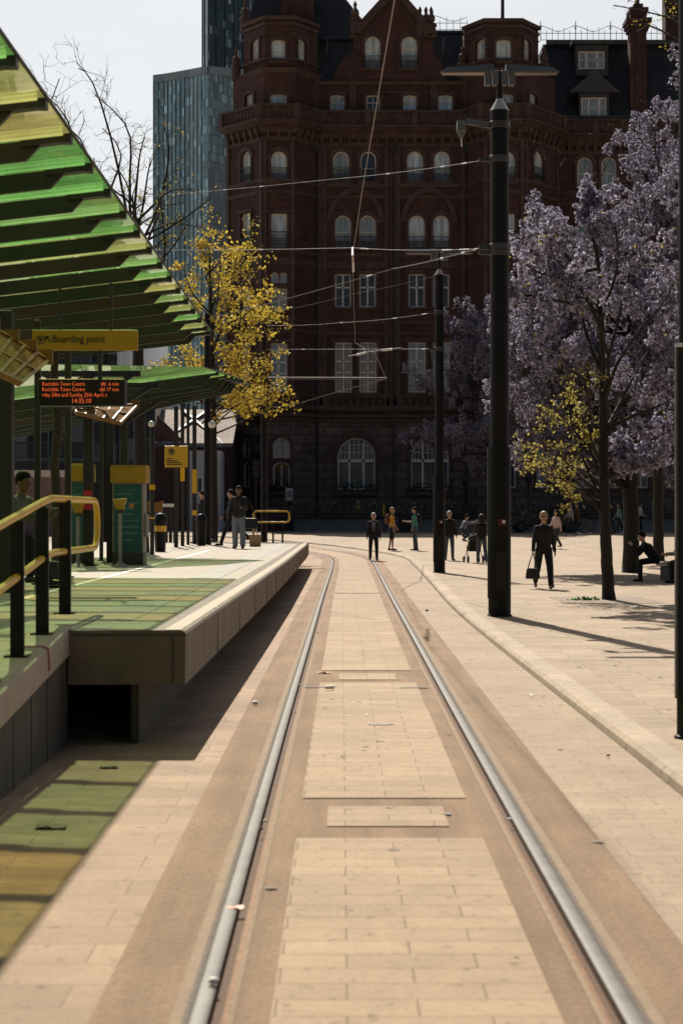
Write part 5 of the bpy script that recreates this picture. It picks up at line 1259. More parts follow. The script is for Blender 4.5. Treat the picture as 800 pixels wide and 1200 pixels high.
# tree with a leaning trunk on the right, lime-yellow young leaves on its low branches
b=ground_at(713,703,.065); Yr=b.y
T=Tree('lime_leaf_tree','leaning trunk tree with thin mauve blossom above low sprays of lime-yellow leaves',b,seed=21)
T.trunk([b,at(710,650,Yr),at(707,580,Yr),at(706,470,Yr),at(704,390,Yr),at(701,320,Yr),at(697,270,Yr)],[.128,.118,.105,.085,.06,.04,.02])
low=[(606,528,.2),(622,548,-.5),(640,560,.6),(650,520,-.8),(660,490,.3),(635,500,.9),(668,455,-.4),(648,470,1.1),(678,470,.6),(690,440,-.8),(662,575,.1),(628,538,1.2),(684,505,-.2),(655,540,1.5)]
n0=0
for x,y_,dy in low: T.limb(at(x,y_,Yr+dy),zf=T.rnd.uniform(.35,.8),r=.03,ntw=5,tl=.22,levels=2,sag=.02,t0=.4)
lowpts=list(T.pts)
for x,y_,dy in ((600,300,.5),(612,272,-.6),(628,262,.9),(604,345,-.3),(640,300,-1.2),(618,330,1.2),(650,260,.4),(780,520,.5),(800,455,-.6),(765,400,1),(790,330,-1),(740,300,.8),(690,245,0),(720,260,-.6),(760,250,1.2),(640,390,-.8),(655,330,1.4),(820,500,.6),(770,545,-.8)):
    T.limb(at(x,y_,Yr+dy*1.6),zf=T.rnd.uniform(.5,.95),r=.045,ntw=6,tl=.22,levels=2,sag=.05,t0=.3)
hi=[p for p in T.pts[len(lowpts):]]
P=scatter(pick(lowpts,.55,T.rnd),4,.05,rngT); mb=MB(); mb.quads(leafquads(P,.075,rngT))
P=scatter(pick([p for p in hi if p[0].x<at(655,0,Yr).x],.16,T.rnd),3,.06,rngT); mb.quads(leafquads(P,.075,rngT))
P=scatter(pick([p for p in hi if p[0].x>=at(655,0,Yr).x],.10,T.rnd),3,.06,rngT); mb.quads(leafquads(P,.07,rngT)); mb.build('foliage',L_lim,T.t)['kind']='stuff'
LATE=(T,hi)
# paulownias
def paulownia(label,trunkpts,radii,ells,nl,seed,yd,frac=.9,size=(.38,.66),fl=.108):
    T=Tree('paulownia',label,trunkpts[0],'flowering trees on the right of the square',M_barkl,seed); T.trunk(trunkpts,radii)
    rnd=T.rnd
    for (cx,cy,rx,ry,n) in ells:
        for k in range(n):
            a=rnd.uniform(0,2*PI); q=rnd.uniform(.45,1)**.6; dz=rnd.uniform(-1,1)
            sc=math.sqrt(max(.1,1-dz*dz*.8)); m=F/yd
            T.limb(at(cx+rx*q*sc*math.cos(a),cy-ry*q*sc*math.sin(a),yd+dz*rx/m*1.0),zf=rnd.uniform(.2,.95),r=.06,ntw=7,tl=.22,levels=2,sag=.04,t0=.3)
    def inside(p):
        px=HX+F*p.x/p.y; py=HY-F*(p.z-CH)/p.y; return px>780 or py>112+(780-px)*.92
    pts=[p for p in pick(T.pts,frac,rnd) if inside(p[0])]
    mb=MB(); mb.quads(panicles(pts,rngT,size,30,fl)); mb.build('blossom',L_pur,T.t)['kind']='stuff'
    P=scatter(pick(T.pts,.35,rnd),3,.14,rngT); mb=MB(); mb.quads(leafquads(P,.07,rngT)); mb.build('seed_heads',L_brn,T.t)['kind']='stuff'
    T.done(); return T
T,hi=LATE; q=[p for p in pick(hi,.36,T.rnd) if HY-F*(p[0].z-CH)/p[0].y>235 and HX+F*p[0].x/p[0].y>596]
mb=MB(); mb.quads(panicles(q,rngT,(.28,.46),26,.085)); mb.build('blossom',L_pur,T.t)['kind']='stuff'; T.done()
b2=ground_at(739,671,.065); y2=b2.y
paulownia('mauve flowering tree with a thick trunk just right of the leaning trunk',[b2,at(739,600,y2),at(739,540,y2),at(742,480,y2),at(738,380,y2),at(730,300,y2)],[.25,.23,.21,.17,.1,.04],((690,400,108,150,46),(645,450,75,95,26),(690,500,90,60,14)),0,31,y2,.27)
b3=ground_at(771,657,.065); y3=b3.y
paulownia('mauve flowering tree whose trunk rises behind the sitting person',[b3,at(771,600,y3),at(770,540,y3),at(772,470,y3),at(778,370,y3),at(785,220,y3)],[.2,.19,.18,.15,.1,.04],((775,300,95,190,46),(790,430,120,130,28)),0,33,y3,.26)
b4=ground_at(577,634,.065); b4=Vector((at(580,0,100).x,100,g(100)+.065))
paulownia('shaded mauve flowering tree beyond the big pole, against the hotel',[b4,at(580,560,100),at(580,500,100),at(575,430,100),at(570,380,100)],[.25,.22,.2,.14,.05],((548,480,75,85,24),(575,420,60,75,16)),0,35,100,.36,(.42,.7),.125)
b5=Vector((at(905,0,47).x,47,.07))
paulownia('flowering tree at the right edge of the picture, mostly out of frame',[b5,at(900,540,47),at(890,420,47),at(880,250,47)],[.24,.2,.14,.05],((850,430,95,130,26),(870,230,110,110,20)),0,37,47,.26)
# bare branch with buds at the top right
Y6=39; base=Vector((at(860,0,Y6).x,Y6,.065)); T=Tree('budding_tree','tree out of frame on the right whose bare budding branch crosses the chimneys',base,seed=41)
T.trunk([base,at(862,400,Y6),at(850,100,Y6),at(840,-60,Y6)],[.2,.16,.12,.06])
for (x,y_,dy) in ((718,6,0),(735,2,.5),(745,26,-.4),(770,18,.3),(780,2,-.5),(760,-20,.6)): T.limb(at(x,y_,Y6+dy),zf=.93,r=.04,ntw=6,tl=.16,levels=1,sag=.10,t0=.5)
P=scatter(pick(T.pts,.6,T.rnd),3,.05,rngT); mb=MB(); mb.quads(leafquads(P,.06,rngT)); mb.build('young_leaves',L_yel,T.t)['kind']='stuff'
T.done()
# tree pit grilles and the weeds at the leaning trunk
mb=MB(); p=ground_at(708,703,.069); mb.box((p.x,p.y,p.z),(1.9,2.6,.006)); struct(mb.build('tree_pit_paving',mat('tree_pit_gravel',(.27,.215,.165),.95,.3,30,bump=.5)))
mb=MB(); P=np.array([[p.x+RNG.normal()*.16-.36,p.y-.15+RNG.normal()*.08,p.z] for i in range(70)]); mb.quads(leafquads(P+np.array([0,0,.03]),.09,RNG)); tag(mb.build('weeds',leafmat('green_weeds',(.05,.11,.02),(.10,.18,.04),.4)),'small patch of green weeds at the foot of the leaning trunk','weeds',None,'stuff')
# ------------------------------------------------------------------ overhead line poles and wires
M_pole=mat('black_pole_paint',(.0085,.0085,.0083),.6,.25,3,spec=.22); M_clamp=mat('grey_steel_clamp',(.06,.06,.06),.5,.2,8,metal=.3); M_lum=mat('grey_luminaire',(.10,.115,.12),.45,.15,4); M_lums=mat('luminaire_lens',(.17,.13,.11),.3,.1,6)
M_wire=mat('grey_wire',(.13,.125,.12),.7,.1,4); M_cop=mat('copper_contact_wire',(.30,.19,.14),.4,.1,4,metal=.5); M_ins=mat('pale_insulator',(.7,.7,.72),.4,.1,4)
M_cone=mat('pale_cone_cap',(.45,.45,.45),.4,.1,4)
def ole_pole(lab,px,pyb,pytop,wl,wu,pysplit,lum=True,clamps=(),panel=True):
    b=ground_at(px,pyb,.065); D=b.y; t=thing('overhead_line_pole',lab,'pole',tuple(b),'black overhead line poles'); m=D/F
    zs=at(0,pysplit,D).z; zt=at(0,pytop,D).z; rl,ru=wl*m/2,wu*m/2
    mb=MB(); mb.tube([b,Vector((b.x,D,zs-.02)),Vector((b.x,D,zs))],[rl,rl,rl*.985],28); mb.build('lower_shaft',M_pole,t,smooth=True)
    mb=MB(); mb.tube([Vector((b.x,D,zs-.05)),Vector((b.x,D,zt))],[ru,ru*.97],28); mb.build('upper_shaft',M_pole,t,smooth=True)
    mb=MB(); mb.box2((b.x-rl-.012,D-.03,b.z+.3),(b.x-rl+.01,D+.03,zs)); mb.build('reflect_strip',M_clamp,t)  # pale strip added for the reflection down the shaft's left edge
    mb=MB(); mb.lathe(b,[(rl+.02,0),(rl+.02,.02),(rl+.004,.03)],28); mb.build('base_collar',M_pole,t)
    if panel:
        mb=MB(); n=10; zc=b.z+.75
        for i in range(n):
            a0,a1=[-PI/2+lerp(-.42,.42,(i+q)/n) for q in (0,1)]
            P=[Vector((b.x+(rl+.006)*math.cos(a),D+(rl+.006)*math.sin(a),z)) for a,z in ((a0,zc-.32),(a1,zc-.32),(a1,zc+.32),(a0,zc+.32))]; mb.poly(P)
        mb.build('access_door',mat('access_door_paint',(.013,.013,.0128),.5,.3,9,spec=.3),t)
        mb=MB(); z=at(0,612,D).z; mb.box((b.x+.02,D-rl-.002,z),(.13,.02,.11)); mb.build('warning_plate',mat('red_plate',(.09,.012,.01),.5,.2,10),t)
        mb=MB(); mb.box((b.x+.05,D-rl-.014,z+.01),(.05,.01,.05)); mb.build('plate_label',M_ins,t)
    for c in clamps:
        mb=MB(); z=at(0,c,D).z; mb.lathe((b.x,D,z-.06),[(ru+.005,0),(ru+.018,.01),(ru+.018,.11),(ru+.005,.12)],28); mb.box((b.x-ru-.09,D,z),(.2,.05,.07)); mb.build('wire_clamp',M_clamp,t)
    if lum:
        mb=MB(); mb.lathe((b.x,D,zt),[(ru*1.02,0),(ru*.3,ru*1.3)],24); mb.build('cone_cap',M_cone,t,smooth=True)
        zl=zt+.62; mb=MB(); mb.tube([(b.x,D,zt+.05),(b.x,D,zl+.02)],ru*.32,12); mb.build('spigot',M_pole,t)
        mb=MB()
        for dx in (-.2,-.07,.07,.2): mb.box((b.x+dx,D,zl-.08),(.10,.12,.24))
        mb.build('junction_box',M_lum,t,bevel=.01)
        for s in (-1,1):
            x0,x1=b.x+s*.10,b.x+s*.98
            P=[(x0,D-.12,zl+.05),(x0,D+.12,zl+.05),(x0,D+.12,zl+.16),(x0,D-.12,zl+.16)]
            mb=MB(); mb.hexa([Vector((x0,D-.12,zl+.02)),Vector((x1,D-.10,zl+.02)),Vector((x1,D+.10,zl+.02)),Vector((x0,D+.12,zl+.02))],[Vector((x0,D-.05,zl+.16)),Vector((x1-s*.1,D-.04,zl+.10)),Vector((x1-s*.1,D+.04,zl+.10)),Vector((x0,D+.05,zl+.16))]); l=mb.build('luminaire',M_lum,t)
            mb=MB(); mb.hexa([Vector((x0+s*.1,D-.10,zl-.005)),Vector((x1-s*.03,D-.085,zl-.005)),Vector((x1-s*.03,D+.085,zl-.005)),Vector((x0+s*.1,D+.10,zl-.005))],[Vector((x0+s*.1,D-.10,zl+.018)),Vector((x1-s*.03,D-.085,zl+.018)),Vector((x1-s*.03,D+.085,zl+.018)),Vector((x0+s*.1,D+.10,zl+.018))]); mb.build('lamp_lens',M_lums,l)
    return t,b,zt,ru
p1,b1,z1,r1=ole_pole('big black tram pole with twin lamp arms, in front of the hotel turret',585,722,130,26.5,22,525,clamps=(147,187,290,296))
# floodlight bracket on the big pole
D1=b1.y; c=at(540,147,D1); mb=MB(); mb.beam(at(575,147,D1),at(547,142,D1),.06,.1); mb.build('side_arm',M_lum,p1)
mb=MB(); mb.box(c,(.14,.2,.14)); mb.lathe((c.x,c.y,c.z-.22),[(.02,0),(.04,.04),(.09,.14)],10); mb.build('camera_head',M_lum,p1); mb=MB(); mb.tube([c+Vector((0,0,-.1)),c+Vector((.01,0,-.35))],.012,6); mb.build('hanging_lead',M_ins,p1)
p2,b2_,z2,r2=ole_pole('slimmer black tram pole with twin lamp arms, left of the big pole',514.5,671,322,13.5,10.5,556,clamps=(366,409),panel=True)
p3,b3_,z3,r3=ole_pole('black tram pole cut by the right edge of the picture',805,865,-260,25,20.5,405,lum=False,panel=False)
mb=MB(); mb.tube([Vector((b3_.x-.09,b3_.y-.12,at(0,408,b3_.y).z)),Vector((b3_.x-.09,b3_.y-.12,at(0,404,b3_.y).z))],.03,8); mb.build('bolt',M_ins,p3)
# cantilever pole beyond the platform
D4=66; x4=at(309.5,0,D4).x; p4=thing('overhead_line_pole','dark tram pole at the platform end carrying a long pale bracket arm','pole',(x4,D4,g(D4)),'black overhead line poles')
mb=MB(); mb.tube([(x4,D4,g(D4)),(x4,D4,at(0,432,D4).z)],[.13,.12],16); mb.build('shaft',M_pole,p4,smooth=True)
mb=MB(); mb.tube([at(309,443,D4),at(453,443.5,D4)],.045,8); mb.tube([at(309,470,D4),at(232,472,D4)],.05,8); mb.tube([at(309,472,D4),at(320,476,D4),at(320,472,D4)],.04,6); mb.build('bracket_arm',M_wire,p4)
def wire(lab,pts,r=.0075,m=None,name='overhead_wire',sag=.0,n=10,ins=()):
    t=thing(name,lab,'wire',tuple(pts[0]),'overhead tram wires')
    P=[]
    for a,b in zip(pts,pts[1:]):
        for i in range(n): s=i/n; P.append(a.lerp(b,s)-Vector((0,0,sag*4*s*(1-s))))
    P.append(pts[-1]); mb=MB(); mb.tube(P,r,5); mb.build('wire_strand',m or M_wire,t)
    for f in ins:
        k=f*(len(P)-1); i=min(int(k),len(P)-2); q=P[i].lerp(P[i+1],k-i); d=(P[i+1]-P[i]).normalized()
        mb=MB(); L_=.16; mb.tube([q-d*L_,q-d*L_*.8,q-d*L_*.3,q,q+d*L_*.3,q+d*L_*.8,q+d*L_],[r,r*1.8,r*1.4,r*2,r*1.4,r*1.8,r],7); mb.build('insulator',M_ins,t)
    return t
la=at(150,236,40); D2=b2_.y
# left anchor pole hidden in the yellow tree
D5=52; x5=at(243,0,D5).x; p5=thing('overhead_line_pole','black tram pole standing in the yellow tree behind the far canopy','pole',(x5,D5,PZ),'black overhead line poles')
mb=MB(); mb.tube([(x5,D5,PZ),(x5,D5,at(0,368,D5).z)],[.11,.09],14); mb.build('shaft',M_pole,p5,smooth=True)
x6=at(124,0,60).x; p6=thing('overhead_line_pole','dark tram pole half hidden behind both green canopies','pole',(x6,60,PZ),'black overhead line poles')
mb=MB(); mb.tube([(x6,60,g(60)),(x6,60,at(0,228,60).z)],[.12,.10],14); mb.build('shaft',M_pole,p6,smooth=True)
A1=at(124,234,60); A2=at(124,292,60)
wire('topmost span wire from the big pole across the hotel to the left',[at(572,187,D1),at(400,209,lerp(D1,60,.4)),A1],sag=.03,ins=(.06,.12,.30,.63,.7))
wire('level span wire from the big pole carrying the contact wire',[at(572,291,D1),at(413,290.5,D1+4),A2],sag=.04,ins=(.08,.14,.45,.62,.70))
wire('brightest span wire sloping down from the big pole into the yellow tree',[at(571,288,D1),at(460,315,40),Vector((x5,D5,at(0,374,D5).z))],r=.011,sag=.03,ins=(.05,.10,.2,.55))
wire('faint span wire sloping down from the top of the distant pole',[at(510,323,D2),at(420,343,D2+3),at(315,367,D4-4),at(309.5,440,D4)],r=.008,sag=.03)
wire('span wire from the distant pole sloping gently left below its lamp arms',[at(509,366,D2),at(400,378,D2+6),at(309.5,381,D4)],r=.009,sag=.05,ins=(.05,.2,.5))
wire('level span wire low across the tall windows from the distant pole',[at(509,409,D2),at(400,409,D2+6),at(309.5,437,D4)] if False else [at(509,409,D2),at(309.5,409.5,D4)],r=.009,sag=.0,ins=(.05,.35,.72))
for pz in (381,409.5):
    pass
mb=MB(); mb.tube([(x4,D4,at(0,433,D4).z),(x4,D4,at(0,360,D4).z)],[.10,.08],12); mb.build('upper_shaft',M_pole,p4)
cw=[Vector((at(466,-40,13).x,13,at(0,-40,13).z)),at(462,0,14),at(424,225,22.5),at(413,300,28.6),at(416,402,46),at(455,412,50)]
wire('brown contact wire dropping down the middle of the hotel towards the track',cw[:5],r=.005,m=M_cop,name='contact_wire',sag=.0,ins=())
wire('contact wire curving away left below the pale bracket arm',[at(416,402,46),at(440,415,52),at(452,444,63),at(395,459,67),at(345,474,72),at(310,479,77)],r=.014,m=M_wire,name='contact_wire',n=6)
wire('short hanger dropping from the level span wire to the contact wire',[at(413,290.5,D1+4),at(413,300,29.2),at(414,318,30)],r=.02,m=M_ins,name='wire_hanger',n=2)
wire('registration arm of pale insulators beside the tall middle windows',[at(408,418,50),at(425,414,50),at(452,410,50),at(470,408,50)],r=.022,m=M_wire,name='registration_arm',n=3,ins=(.3,.7))
# black lamp posts and signals before the hotel
def lantern(lab,px,pyt,D,w=.45):
    b=Vector((at(px,0,D).x,D,g(D)+.065)); z=at(0,pyt,D).z; t=thing('street_lamp',lab,'lamp',tuple(b),'black lantern lamp posts')
    mb=MB(); mb.lathe(b,[(.16,0),(.16,.3),(.10,.4),(.07,.6),(.05,z-b.z-1.0),(.08,z-b.z-.95)],12); mb.build('lamp_post',M_iron,t,smooth=True)
    mb=MB(); mb.lathe((b.x,b.y,z-.95),[(.10,0),(.24,.5),(.25,.52)],6); mb.build('lantern_glass',G_dark,t)
    mb=MB(); mb.lathe((b.x,b.y,z-.43),[(.28,0),(.16,.18),(.06,.26),(.04,.42)],6); mb.build('lantern_roof',M_iron,t)
lantern('black lantern lamp post just right of the distant tram pole',545,556,112); lantern('black lantern lamp post right of the big pole beside the parked car',618.5,552,112)
def signal(lab,px,pyt,D):
    b=Vector((at(px,0,D).x,D,g(D)+.065)); z=at(0,pyt,D).z; t=thing('traffic_signal',lab,'signal',tuple(b),'dark traffic signals before the hotel')
    mb=MB(); mb.tube([b,(b.x,D,z-.2)],.06,10); mb.build('post',M_iron,t); mb=MB(); mb.box((b.x,D-.05,z-.55),(.36,.25,1.1)); 
    mb.build('signal_head',M_iron,t)
    for k in range(3):
        mb=MB(); mb.lathe((b.x,D-.2,z-.24-.33*k),[(.12,-.02),(.12,0)],10); mb.build('signal_lens',G_dark,t)
signal('dark traffic signal near the pale notice board',300,540,108); signal('dark traffic signal between the two arched ground windows',452,541,109)
mb=MB(); p=at(449.5,600,108); sp_=thing('street_sign','slim yellow street marker behind the man with the rucksack','marker',(p.x,108,g(108)))
mb.box2((p.x-.06,107.95,at(0,604,108).z),(p.x+.06,108.05,at(0,592,108).z)); mb.build('marker_plate',M_yel,sp_); mb=MB(); mb.tube([(p.x,108,g(108)),(p.x,108,p.z)],.03,6); mb.build('post',M_iron,sp_)
# dark utility cabinet behind the two talking men
cb=thing('utility_cabinet','dark utility cabinet behind the two men talking','cabinet',(at(472,0,104).x,104,g(104)+.06))
mb=MB(); a=at(466,604,104); bb=at(481,0,104); mb.box2((a.x,104,.7),(bb.x,104.5,a.z-.06)); mb.build('cabinet_body',M_iron,cb,bevel=.02); mb=MB(); mb.box2((a.x-.04,103.96,a.z-.06),(bb.x+.04,104.54,a.z)); mb.build('cabinet_lid',M_iron,cb)
# ------------------------------------------------------------------ people
def finish(mb,voxel,smooth=6,fac=.5):
    me=bpy.data.meshes.new('tmp'); me.from_pydata(mb.v,[],mb.f); o=bpy.data.objects.new('tmp',me); COL.objects.link(o)
    r=o.modifiers.new('r','REMESH'); r.mode='VOXEL'; r.voxel_size=voxel; r.use_smooth_shade=True
    s=o.modifiers.new('s','SMOOTH'); s.iterations=smooth; s.factor=fac
    bpy.context.view_layer.update(); n=bpy.data.meshes.new_from_object(o.evaluated_get(bpy.context.evaluated_depsgraph_get()))
    bpy.data.objects.remove(o); bpy.data.meshes.remove(me)
    n.polygons.foreach_set('use_smooth',[True]*len(n.polygons)); return n
def part(name,me,m,parent):
    me.name=name; me.materials.clear(); me.materials.append(m); o=bpy.data.objects.new(name,me); COL.objects.link(o); o.parent=parent; return o
CL={}
def cloth(name,c,rough=.85):
    if name not in CL: CL[name]=mat(name,c,rough,.18,14,bump=.25,bscale=45)
    return CL[name]
SKIN=mat('light_skin',(.42,.25,.17),.5,.06,8); SKIND=mat('brown_skin',(.14,.075,.045),.5,.06,8); LIP=mat('lip_skin',(.28,.10,.08),.5,.05,8); EYE=mat('dark_eye',(.02,.018,.016),.2,.05,8)
def person(lab,loc,H,face,P,wear,hair,skin=None,vox=.014,near=False):
    """P: pose angles in degrees.  lh/rh hip pitch, lk/rk knee bend, ls/rs shoulder pitch, lb/rb arm spread, le/re elbow, lean, head turn; local +Y is forward, +X the person's right"""
    skin=skin or SKIN; s=H/1.75; t=thing('person',lab,'person',loc,None,face); lean=R(P.get('lean',2))
    V=Vector
    up=V((0,math.sin(lean),math.cos(lean))); fw=V((0,math.cos(lean),-math.sin(lean)))
    hip=V((0,0,.93)); 
    J={}
    for k,sx in (('l',-1),('r',1)):
        a=R(P.get(k+'h',0)); kn=R(P.get(k+'k',4)); ab=R(P.get(k+'a',3))
        h=hip+V((sx*.09,0,-.02)); d1=V((sx*math.sin(ab),math.sin(a)*math.cos(ab),-math.cos(a)*math.cos(ab))); knee=h+d1*.43
        b=a-kn; ankle=knee+V((sx*math.sin(ab)*.3,math.sin(b),-math.cos(b)))*.42
        fp=R(P.get(k+'f',0)) ; toe=ankle+V((sx*.02,math.cos(fp)*.17,math.sin(fp)*.17-.055)); heel=ankle+V((0,-.045,-.06))
        J[k]=(h,knee,ankle,toe,heel)
    low=min(min(J[k][3].z-.022,J[k][4].z-.028) for k in 'lr'); off=V((0,0,-low))
    if 'seat' in P: off=V((0,0,P['seat']/s-.93+.11))
    hip=hip+off; J={k:tuple(p+off for p in v) for k,v in J.items()}
    waist=hip+up*.16; chest=hip+up*.36; neck=hip+up*.53; 
    hl=R(P.get('hlean',0)); hup=V((0,math.sin(lean*.4+hl),math.cos(lean*.4+hl))); head=neck+hup*.175; hy=R(P.get('turn',0)); hf=Matrix.Rotation(hy,3,'Z')@V((0,1,0)); hf=(hf-hup*hf.dot(hup)).normalized(); hx=hf.cross(hup)
    A={}
    for k,sx in (('l',-1),('r',1)):
        sh=hip+up*.462+V((sx*.160,0,0)); p=R(P.get(k+'s',4)); b=R(P.get(k+'b',9)); e=R(P.get(k+'e',14)); inn=R(P.get(k+'i',0))
        d=V((sx*math.sin(b),math.sin(p)*math.cos(b),-math.cos(p)*math.cos(b))); el=sh+d*.29
        q=p+e; d2=V((sx*math.sin(b*.6-inn),math.sin(q)*math.cos(inn),-math.cos(q)*math.cos(inn))).normalized(); wr=el+d2*.25
        A[k]=(sh,el,wr,d2)
    bd=MB()
    # head with jaw, nose, ears
    c=head
    HS=1.07; hd=MB(); hd.ball((0,0,.01),(.075,.095,.108),16,12); hd.ball((0,.028,-.062),(.052,.058,.052),12,8); hd.ball((0,.094,-.012),(.013,.02,.020),8,6); hd.ball((0,.088,-.055),(.024,.010,.007),8,5); hd.ball((-.078,-.005,-.01),(.012,.02,.032),8,6); hd.ball((.078,-.005,-.01),(.012,.02,.032),8,6); hd.ball((-.028,.078,.022),(.022,.014,.007),8,5); hd.ball((.028,.078,.022),(.022,.014,.007),8,5)
    n=len(bd.v); bd.v+= [tuple(c+(hx*x+hf*y+hup*z)*HS) for x,y,z in hd.v]; bd.f+=[tuple(i+n for i in f) for f in hd.f]
    bd.capsule(neck-up*.05,head-hup*.05,.056,.05)
    bd.capsule(hip+V((-.055,0,0)),chest+V((-.06,.0,0)),.09,.095); bd.capsule(hip+V((.055,0,0)),chest+V((.06,0,0)),.09,.095); bd.capsule(hip+up*.455+V((-.11,0,0)),hip+up*.455+V((.11,0,0)),.058,.058); bd.capsule(hip+up*.45+V((-.12,0,0)),neck,.045,.05); bd.capsule(hip+up*.45+V((.12,0,0)),neck,.045,.05)
    for k,sx in (('l',-1),('r',1)):
        h,kn,an,to,he=J[k]; bd.capsule(h,kn,.082,.055); bd.capsule(kn,an,.055,.036); bd.capsule(he+V((0,.02,.01)),to,.03,.024); bd.capsule(an,he,.036,.03)
        sh,el,wr,d2=A[k]; bd.capsule(sh,el,.05,.04); bd.capsule(el,wr,.039,.027)
        side=d2.cross(V((0,1,0))) if abs(d2.y)<.9 else V((1,0,0)); side=side.normalized(); side=V((sx,0,0)).cross(d2).normalized()   # spread axis of the knuckles, palm facing the body
        palm=wr+d2*.05; bd.capsule(wr,wr+d2*.04+side*.018,.024,.019,8); bd.capsule(wr,wr+d2*.075-side*.0,.024,.024,8); bd.capsule(wr+d2*.05,wr+d2*.075-side*.022,.02,.016,8)
        inn=V((-sx,0,0)); curl=P.get(k+'curl',.35)
        for i,(o,L_) in enumerate(((.030,.058),(.010,.068),(-.010,.063),(-.029,.048))):
            k0=wr+d2*.078+side*o; k1=k0+(d2*math.cos(curl)+inn*math.sin(curl)).normalized()*L_*.55; k2=k1+(d2*math.cos(curl*2.4)+inn*math.sin(curl*2.4)).normalized()*L_*.5
            bd.capsule(k0,k1,.0095,.009,6); bd.capsule(k1,k2,.009,.0078,6)
        th0=wr+d2*.025+side*.026; th1=th0+(d2*.75+side*.6).normalized()*.035; th2=th1+(d2*.95+side*.2+inn*.2).normalized()*.028; bd.capsule(th0,th1,.0115,.010,6); bd.capsule(th1,th2,.010,.0085,6)
    def sc(m): m.v=[(x*s,y*s,z*s) for x,y,z in m.v]; return m
    body=part('body',finish(sc(bd),vox if not near else .008,4),skin,t)
    for sx in (-1,1):
        mb=MB(); mb.ball(c+(hx*.029*sx+hf*.088+hup*.008)*HS,.011,8,6); part_=sc(mb).build('eye',EYE,t,local=True)
    mb=MB(); mb.ball(c+(hf*.095-hup*.055)*HS,(.022,.006,.006),8,5); sc(mb).build('mouth',LIP,t,local=True)
    # top
    w=wear
    if 'top' in w:
        mb=MB(); th=w.get('bulk',.018); hem=w.get('hem',.04)
        for sx in (-1,1):
            mb.capsule(hip+V((sx*.058,0,0))+up*(.06-hem),chest+V((sx*.060,0,0)),.090+th,.098+th); 
        mb.capsule(hip+up*.445+V((-.115,0,0)),hip+up*.445+V((.115,0,0)),.058+th*.5,.058+th*.5); mb.capsule(hip+up*.45+V((-.13,0,0)),neck-up*.02,.05+th*.4,.055); mb.capsule(hip+up*.45+V((.13,0,0)),neck-up*.02,.05+th*.4,.055); mb.capsule(neck-up*.06,neck-up*.005,.075,.060)
        for k,sx in (('l',-1),('r',1)):
            sh,el,wr,d2=A[k]; mb.capsule(sh,el,.052+th*.45,.043+th*.45)
            if w.get('sleeve',1)==1: mb.capsule(el,wr-d2*.01,.043+th*.45,.034+th*.35)
            elif w.get('sleeve')==.5: pass
        if 'skirt' in w: mb.capsule(hip,hip-V((0,0,w['skirt'])),.15,.16)
        part(w.get('topname','jumper'),finish(sc(mb),vox,4),w['top'],t)
    if 'legs' in w:
        mb=MB(); mb.capsule(hip+V((-.06,0,.04)),hip+V((.06,0,.04)),.104,.104); mb.capsule(hip+V((-.065,0,-.03)),hip+V((.065,0,-.03)),.102,.102)
        lt=w.get('loose',.008)
        for k in 'lr':
            h,kn,an,to,he=J[k]; mb.capsule(h,kn,.094+lt*.5,.064+lt)
            if not w.get('shorts'): mb.capsule(kn,an.lerp(kn,.04),.064+lt,.048+lt)
        part('shorts' if w.get('shorts') else 'trousers',finish(sc(mb),vox,4),w['legs'],t)
    for k in 'lr':
        h,kn,an,to,he=J[k]; mb=MB(); mb.capsule(he+V((0,.015,.012)),to+V((0,-.02,.004)),.042,.034,10); mb.capsule(an+V((0,0,-.02)),he+V((0,.02,.02)),.045,.042,10); mb.capsule(to+V((-.012,-.03,-.002)),to+V((.012,0,-.004)),.032,.028,8)
        zmin=min(he.z,to.z)-.03; part('shoe',finish(sc(mb),vox*.8,3),w.get('shoes',CL['black_leather']),t)
    if hair:
        mb=MB(); hm=MB(); hm.ball((0,-.012,.028),(.086,.100,.104),16,12)
        L_=hair[1]
        hm.v=[(x,y,z) for x,y,z in hm.v]
        def keepv(v):
            x,y,z=v; lim=.045 if y>.045 else (.0 if y>-.0 else -.055)
            return z>=lim
        hm.v=[v if keepv(v) else (v[0]*.90,v[1]*.90,max(v[2],(.045 if v[1]>.045 else (.0 if v[1]>0 else -.055)))) for v in hm.v]
        if L_=='long': hm.capsule(V((0,-.06,.0)),V((0,-.085,-.17)),.072,.05); hm.capsule(V((-.06,-.03,0)),V((-.07,-.04,-.13)),.03,.022); hm.capsule(V((.06,-.03,0)),V((.07,-.04,-.13)),.03,.022)
        if L_=='hood': hm.capsule(V((0,-.02,.02)),V((0,-.05,-.12)),.115,.10)
        mb.v=[tuple(c+(hx*x+hf*y+hup*z)*HS) for x,y,z in hm.v]; mb.f=hm.f
        part('hood' if L_=='hood' else 'hair',finish(sc(mb),vox*.8,3),hair[0],t)
    M=Matrix.Translation(Vector(loc))@Matrix.Rotation(face,4,'Z')
    info={'head':c*s,'hf':hf,'hx':hx,'hup':hup,'hand_l':(A['l'][2]+A['l'][3]*.1)*s,'hand_r':(A['r'][2]+A['r'][3]*.1)*s,'chest':chest*s,'neck':neck*s,'hip':hip*s,'s':s,'M':M,'t':t,'up':up,'J':J}
    return info
